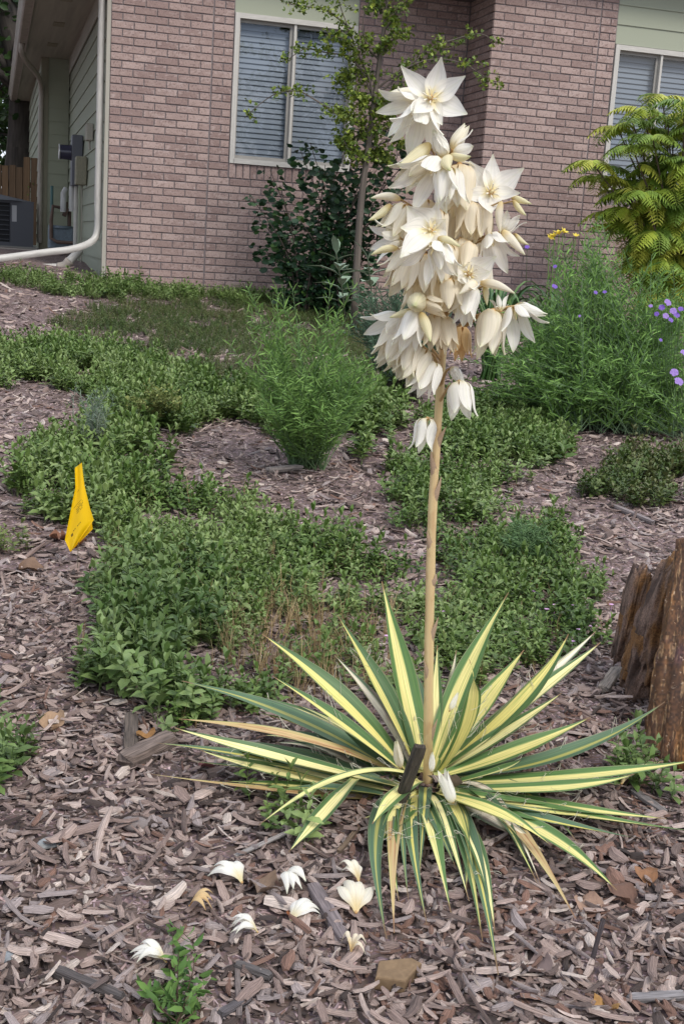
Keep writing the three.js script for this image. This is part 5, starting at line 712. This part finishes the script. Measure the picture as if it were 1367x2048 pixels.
function deadLeaf(label, px, py, s, col, seed, lift = 0.012) { // curled dry leaf with thickness of its own curl
  const r = rng(seed), pos = [], uv = [], idx = [], n = 10, m = 8; for (let i = 0; i <= n; i++) for (let k = 0; k <= m; k++) { const t = i / n, x = k / m * 2 - 1, w = 0.42 * Math.sin(Math.PI * (0.06 + 0.9 * t)) ** 0.7 * (0.85 + 0.4 * noise(t * 5, Math.sign(x) * 3 + 10, seed)); pos.push(x * w * s, (0.16 * x * x + 0.16 * Math.sin(t * 5 + seed) + 0.2 * (noise(t * 3, x * 2 + 7, seed) - 0.5)) * s, (t - 0.5) * s); uv.push(k / m, t); }
  for (let i = 0; i < n; i++) for (let k = 0; k < m; k++) { const a = i * (m + 1) + k; idx.push(a, a + m + 1, a + 1, a + 1, a + m + 1, a + m + 2); }
  const g = geom(pos, idx, uv), q = single('dry_leaf', g, new THREE.MeshPhysicalMaterial({ color: lin(...col), map: speckle, roughness: 0.75, side: THREE.DoubleSide, transmission: 0.1, thickness: 0 }), label, 'dry leaf'); const p = gp(px, py); q.position.copy(p).setY(p.y + lift); q.rotation.set((r() - 0.5) * 0.6, r() * 6.28, (r() - 0.5) * 0.7);
}
deadLeaf('curled tan dry leaf on the left mulch', 107, 1458, 0.06, [0.42, 0.27, 0.16], 1); deadLeaf('small brown leaf caught beside the grained wood block', 292, 1498, 0.04, [0.34, 0.17, 0.05], 2, 0.03); deadLeaf('rust brown dry leaf behind the yellow flag tip', 118, 1082, 0.07, [0.24, 0.1, 0.05], 3); deadLeaf('second rust brown leaf right of the yellow flag tip', 158, 1095, 0.05, [0.26, 0.1, 0.04], 4);
deadLeaf('brown folded leaf standing in the mulch at the left edge', 62, 1145, 0.07, [0.22, 0.13, 0.08], 5); deadLeaf('orange brown dry leaf at the right below the long leaves', 1290, 1765, 0.045, [0.3, 0.14, 0.06], 6); deadLeaf('tan curled leaf beside the dark twig on the right', 1178, 1825, 0.05, [0.36, 0.22, 0.15], 7); deadLeaf('amber dry leaf at the bottom right', 1208, 2030, 0.045, [0.45, 0.24, 0.07], 8);
deadLeaf('large brown leaf lying below the hanging yucca leaves', 880, 1930, 0.05, [0.24, 0.17, 0.15], 9); deadLeaf('grey brown leaf lodged among the lower yucca leaves', 885, 1622, 0.07, [0.2, 0.14, 0.12], 10, 0.06); deadLeaf('orange red small leaf left of the log', 582, 1843, 0.02, [0.5, 0.16, 0.05], 11); deadLeaf('big brown leaf under the right yucca leaves', 1240, 1800, 0.06, [0.16, 0.08, 0.05], 12); deadLeaf('dark red leaf under the left yucca leaves', 415, 1545, 0.035, [0.16, 0.05, 0.05], 13); deadLeaf('brown bark flake left of the greenish fallen flower', 535, 1790, 0.07, [0.24, 0.16, 0.11], 14); deadLeaf('broad grey brown leaf in the lower right mulch', 1070, 1950, 0.055, [0.22, 0.155, 0.14], 15);
log('dry_leaf', 'dry grey yucca blade lying on the mulch', 'dry leaf', lay2(470, 1722, 0.01), lay2(640, 1655, 0.02), 0.011, 0.003, woodMat(0.5, 0.45, 0.42), 21);
{ // petrified wood rock at the right edge
  const t = thing('brown_rock', 'rusty brown streaked rock like petrified wood at the right edge', 'rock', gp(1345, 1570));
  const col = (g, fn) => { const p = g.attributes.position, c = []; for (let i = 0; i < p.count; i++) c.push(...fn(p.getX(i), p.getY(i), p.getZ(i))); g.setAttribute('color', new THREE.Float32BufferAttribute(c, 3)); return g; };
  const slab = (A, B, wa, wb, da, db, seed) => { const d = B.clone().sub(A), L = d.length(); d.normalize(); const S = d.clone().cross(V(0, 0, -1)).normalize(), F = S.clone().cross(d), pos = [], uv = [], idx = [], n = 60, m = 56;
    for (let i = 0; i <= n; i++) for (let k = 0; k <= m; k++) { const u = i / n, a = k / m * 6.2832, ca = Math.cos(a), sa = Math.sin(a), q = 1 / (Math.abs(ca) ** 3 + Math.abs(sa) ** 3) ** (1 / 3), cut = 0.1 * noise(ca * 2.4 + 9, sa * 2.4 + 9, seed + 1), cap = Math.min(1, Math.sqrt(Math.min(u * 12, 1)) * Math.sqrt(clamp((1.001 - u - cut * 0.5) * 16, 0, 1))), rd = 1 + 0.62 * (fbm(Math.cos(a) * 2.2 + seed, Math.sin(a) * 2.2 + u * 0.8, seed, 4) - 0.5) + 0.3 * (noise(ca * 5 + 30, sa * 5 + u * 2.2 + 30, seed + 3) - 0.5) + 0.14 * (noise(ca * 13 + 30, sa * 13 + u * 3 + 30, seed + 5) - 0.5) + 0.05 * (fbm(ca * 20, u * 26 + sa * 20, seed + 8, 2) - 0.5);
      const p = A.clone().addScaledVector(d, u * L).addScaledVector(S, ca * q * lerp(wa, wb, u) * rd * cap).addScaledVector(F, sa * q * lerp(da, db, u) * rd * cap); pos.push(p.x, p.y, p.z); uv.push(k / m * 2, u * L * 3); }
    for (let i = 0; i < n; i++) for (let k = 0; k < m; k++) { const a = i * (m + 1) + k; idx.push(a, a + 1, a + m + 1, a + 1, a + m + 2, a + m + 1); } return geom(pos, idx, uv); };
  const rt = tex(256, 512, (u, v) => { const s = fbm(u * 9 + 0.6 * v, v * 1.6, 5, 4), f = fbm(u * 60, v * 9, 9, 3), w = fbm(u * 60, v * 40, 12, 3); let k = mix3([84, 56, 36], [152, 104, 58], sstep(0.35, 0.65, s)); k = mix3(k, [96, 66, 64], sstep(0.52, 0.66, fbm(u * 5 + 3, v * 3.4, 21, 4)) * 0.85); k = mix3(k, [198, 162, 118], sstep(0.6, 0.72, f) * 0.55); k = mix3(k, [206, 186, 164], sstep(0.74, 0.8, w) * 0.5); const g = 0.75 + 0.5 * noise(u * 110, v * 60, 2); return k.map((x) => x * g); });
  rt.wrapS = THREE.MirroredRepeatWrapping; const rt2 = tex(256, 256, (u, v) => { const s = fbm(u * 8, v * 4, 15, 4); let k = mix3([66, 50, 42], [116, 94, 82], sstep(0.35, 0.7, s)); k = mix3(k, [122, 84, 44], sstep(0.46, 0.64, fbm(u * 4 + 9, v * 2, 33, 3)) * 0.8); const g = 0.75 + 0.5 * noise(u * 90, v * 90, 2); return k.map((x) => x * g); });
  const P0 = t.position, L = (x, y, D) => at(x, y, D).sub(P0);
  part('rock_face', slab(L(1406, 1600, 2.46), L(1490, 1065, 2.76), 0.118, 0.135, 0.13, 0.1, 3), std({ map: rt, bumpMap: rt, bumpScale: 0.006, roughness: 0.6 }), t);
  const spur = (c, D, w, h, dd, lean, seed, mat) => { const g = new THREE.IcosahedronGeometry(1, 24), p = g.attributes.position, v = V(0, 0, 0); for (let i = 0; i < p.count; i++) { v.fromBufferAttribute(p, i); const b = 1 / (Math.abs(v.x) ** 4 + Math.abs(v.y) ** 4 + Math.abs(v.z) ** 4) ** 0.25, k = b * (0.82 + 0.5 * (fbm(v.x * 1.7 + v.z * 1.3 + 20, v.y * 1.4 + v.z + 20, seed, 4) - 0.5) + 0.3 * (fbm(v.x * 5 + 40, v.y * 2 + v.z * 5 + 40, seed + 4, 3) - 0.5) + 0.1 * (fbm(v.x * 14 + v.z * 9 + 60, v.y * 9 + 60, seed + 7, 3) - 0.5)); p.setXYZ(i, v.x * k * w + v.y * k * h * lean, v.y * k * h, v.z * k * dd); } const u = g.attributes.uv; for (let i = 0; i < p.count; i++) u.setXY(i, (p.getX(i) + p.getZ(i)) * 7, p.getY(i) * 5); g.deleteAttribute('normal'); const q = mergeVerts(g); q.computeVertexNormals(); const m = part('rock_spur', q, mat, t); m.position.copy(L(c[0], c[1], D)); return m; };
  const sm = std({ map: rt2, bumpMap: rt2, bumpScale: 0.006, roughness: 0.85 });
  spur([1322, 1262], 2.82, 0.07, 0.19, 0.08, 0.22, 5, sm); spur([1262, 1228], 2.9, 0.034, 0.14, 0.05, 0.12, 9, sm);
}
{ // yellow marking flag, limp on its wire
  const D = 3.45, t0 = at(158, 925, D), t = thing('marker_flag', 'yellow plastic marking flag hanging limp from its wire', 'flag', V(t0.x, ground(t0.x, t0.z), t0.z)), L = (x, y, d = D) => at(x, y, d).sub(t.position);
  part('wire', tube([V(0.0, -0.03, -0.006), V(0.002, 0.15, -0.006), L(160, 924, D + 0.006)], 0.0011, 0.0011, 6), std({ color: lin(0.2, 0.17, 0.12), metalness: 0.5, roughness: 0.5 }), t);
  const fm = (lines) => { const c = document.createElement('canvas'); c.width = 256; c.height = 512; const x = c.getContext('2d'); x.fillStyle = '#f2c600'; x.fillRect(0, 0, 256, 512); x.strokeStyle = x.fillStyle = '#4a3c12'; x.globalAlpha = 0.75; x.save(); x.translate(90, 250); x.rotate(-0.32); x.lineWidth = 3; x.beginPath(); x.moveTo(-40, -8); x.lineTo(70, -8); x.stroke(); const r = rng(3); for (let l = 0; l < 4; l++) for (let k = 0; k < 9; k++) if (r() < 0.7) x.fillRect(-6 + k * 10, 4 + l * 13, 4 + r() * 4, 6 + r() * 3); x.restore(); x.save(); x.translate(80, 150); x.rotate(-0.5); for (let k = 0; k < 4; k++) x.fillRect(k * 9, 0, 6, 7); x.restore(); x.save(); x.translate(64, 395); x.rotate(-0.4); x.fillRect(-8, 6, 16, 20); for (let k = 0; k < 6; k++) if (k !== 2) x.fillRect(14 + k * 12, -2, 8, 7); x.restore(); const q = new THREE.CanvasTexture(c); q.colorSpace = THREE.SRGBColorSpace; return q; };
  const edgeL = [[150, 936], [151, 975], [146, 1000], [138, 1040], [131, 1072], [131, 1082], [141, 1104]], edgeR = [[164, 925], [168, 960], [173, 985], [181, 1015], [188, 1041], [180, 1046], [143, 1104]], n = 40, m = 14, pos = [], uv = [], idx = [];
  const sp = (e, u) => { const q = u * (e.length - 1), i = Math.min(e.length - 2, Math.floor(q)), f = q - i; return [lerp(e[i][0], e[i + 1][0], f), lerp(e[i][1], e[i + 1][1], f)]; };
  const sheet = (eL, eR, off, amp) => { const pos = [], uv = [], idx = []; for (let i = 0; i <= n; i++) for (let k = 0; k <= m; k++) { const u = i / n, v = k / m, a = sp(eL, u), b = sp(eR, u), p = L(lerp(a[0], b[0], v), lerp(a[1], b[1], v), D + off + amp * Math.sin(v * 7 + u * 1.3) * (0.5 + u) + 0.006 * Math.sin(v * 3.14)); pos.push(p.x, p.y, p.z); uv.push(v * 0.9 + 0.05, 1 - u); } for (let i = 0; i < n; i++) for (let k = 0; k < m; k++) { const a = i * (m + 1) + k; idx.push(a, a + m + 1, a + 1, a + 1, a + m + 1, a + m + 2); } return geom(pos, idx, uv); };
  const mat = new THREE.MeshPhysicalMaterial({ map: fm(), roughness: 0.45, side: THREE.DoubleSide, transmission: 0.15, thickness: 0 });
  part('flag_sheet', sheet([[150, 936], [151, 975], [146, 1000], [138, 1040], [130, 1080], [141, 1104]], [[164, 925], [168, 965], [174, 990], [180, 1015], [188, 1040], [160, 1056]].map(([a, b], i) => (i === 5 ? [144, 1102] : [a, b])), -0.012, 0.005), mat, t);
  part('flag_fold', sheet([[158, 940], [150, 1000], [142, 1050], [140, 1070], [139, 1098]], [[164, 930], [172, 990], [182, 1030], [186, 1058], [143, 1102]], 0.012, 0.004), mat, t);
}
shadows(scene);
renderer.render(scene, camera);
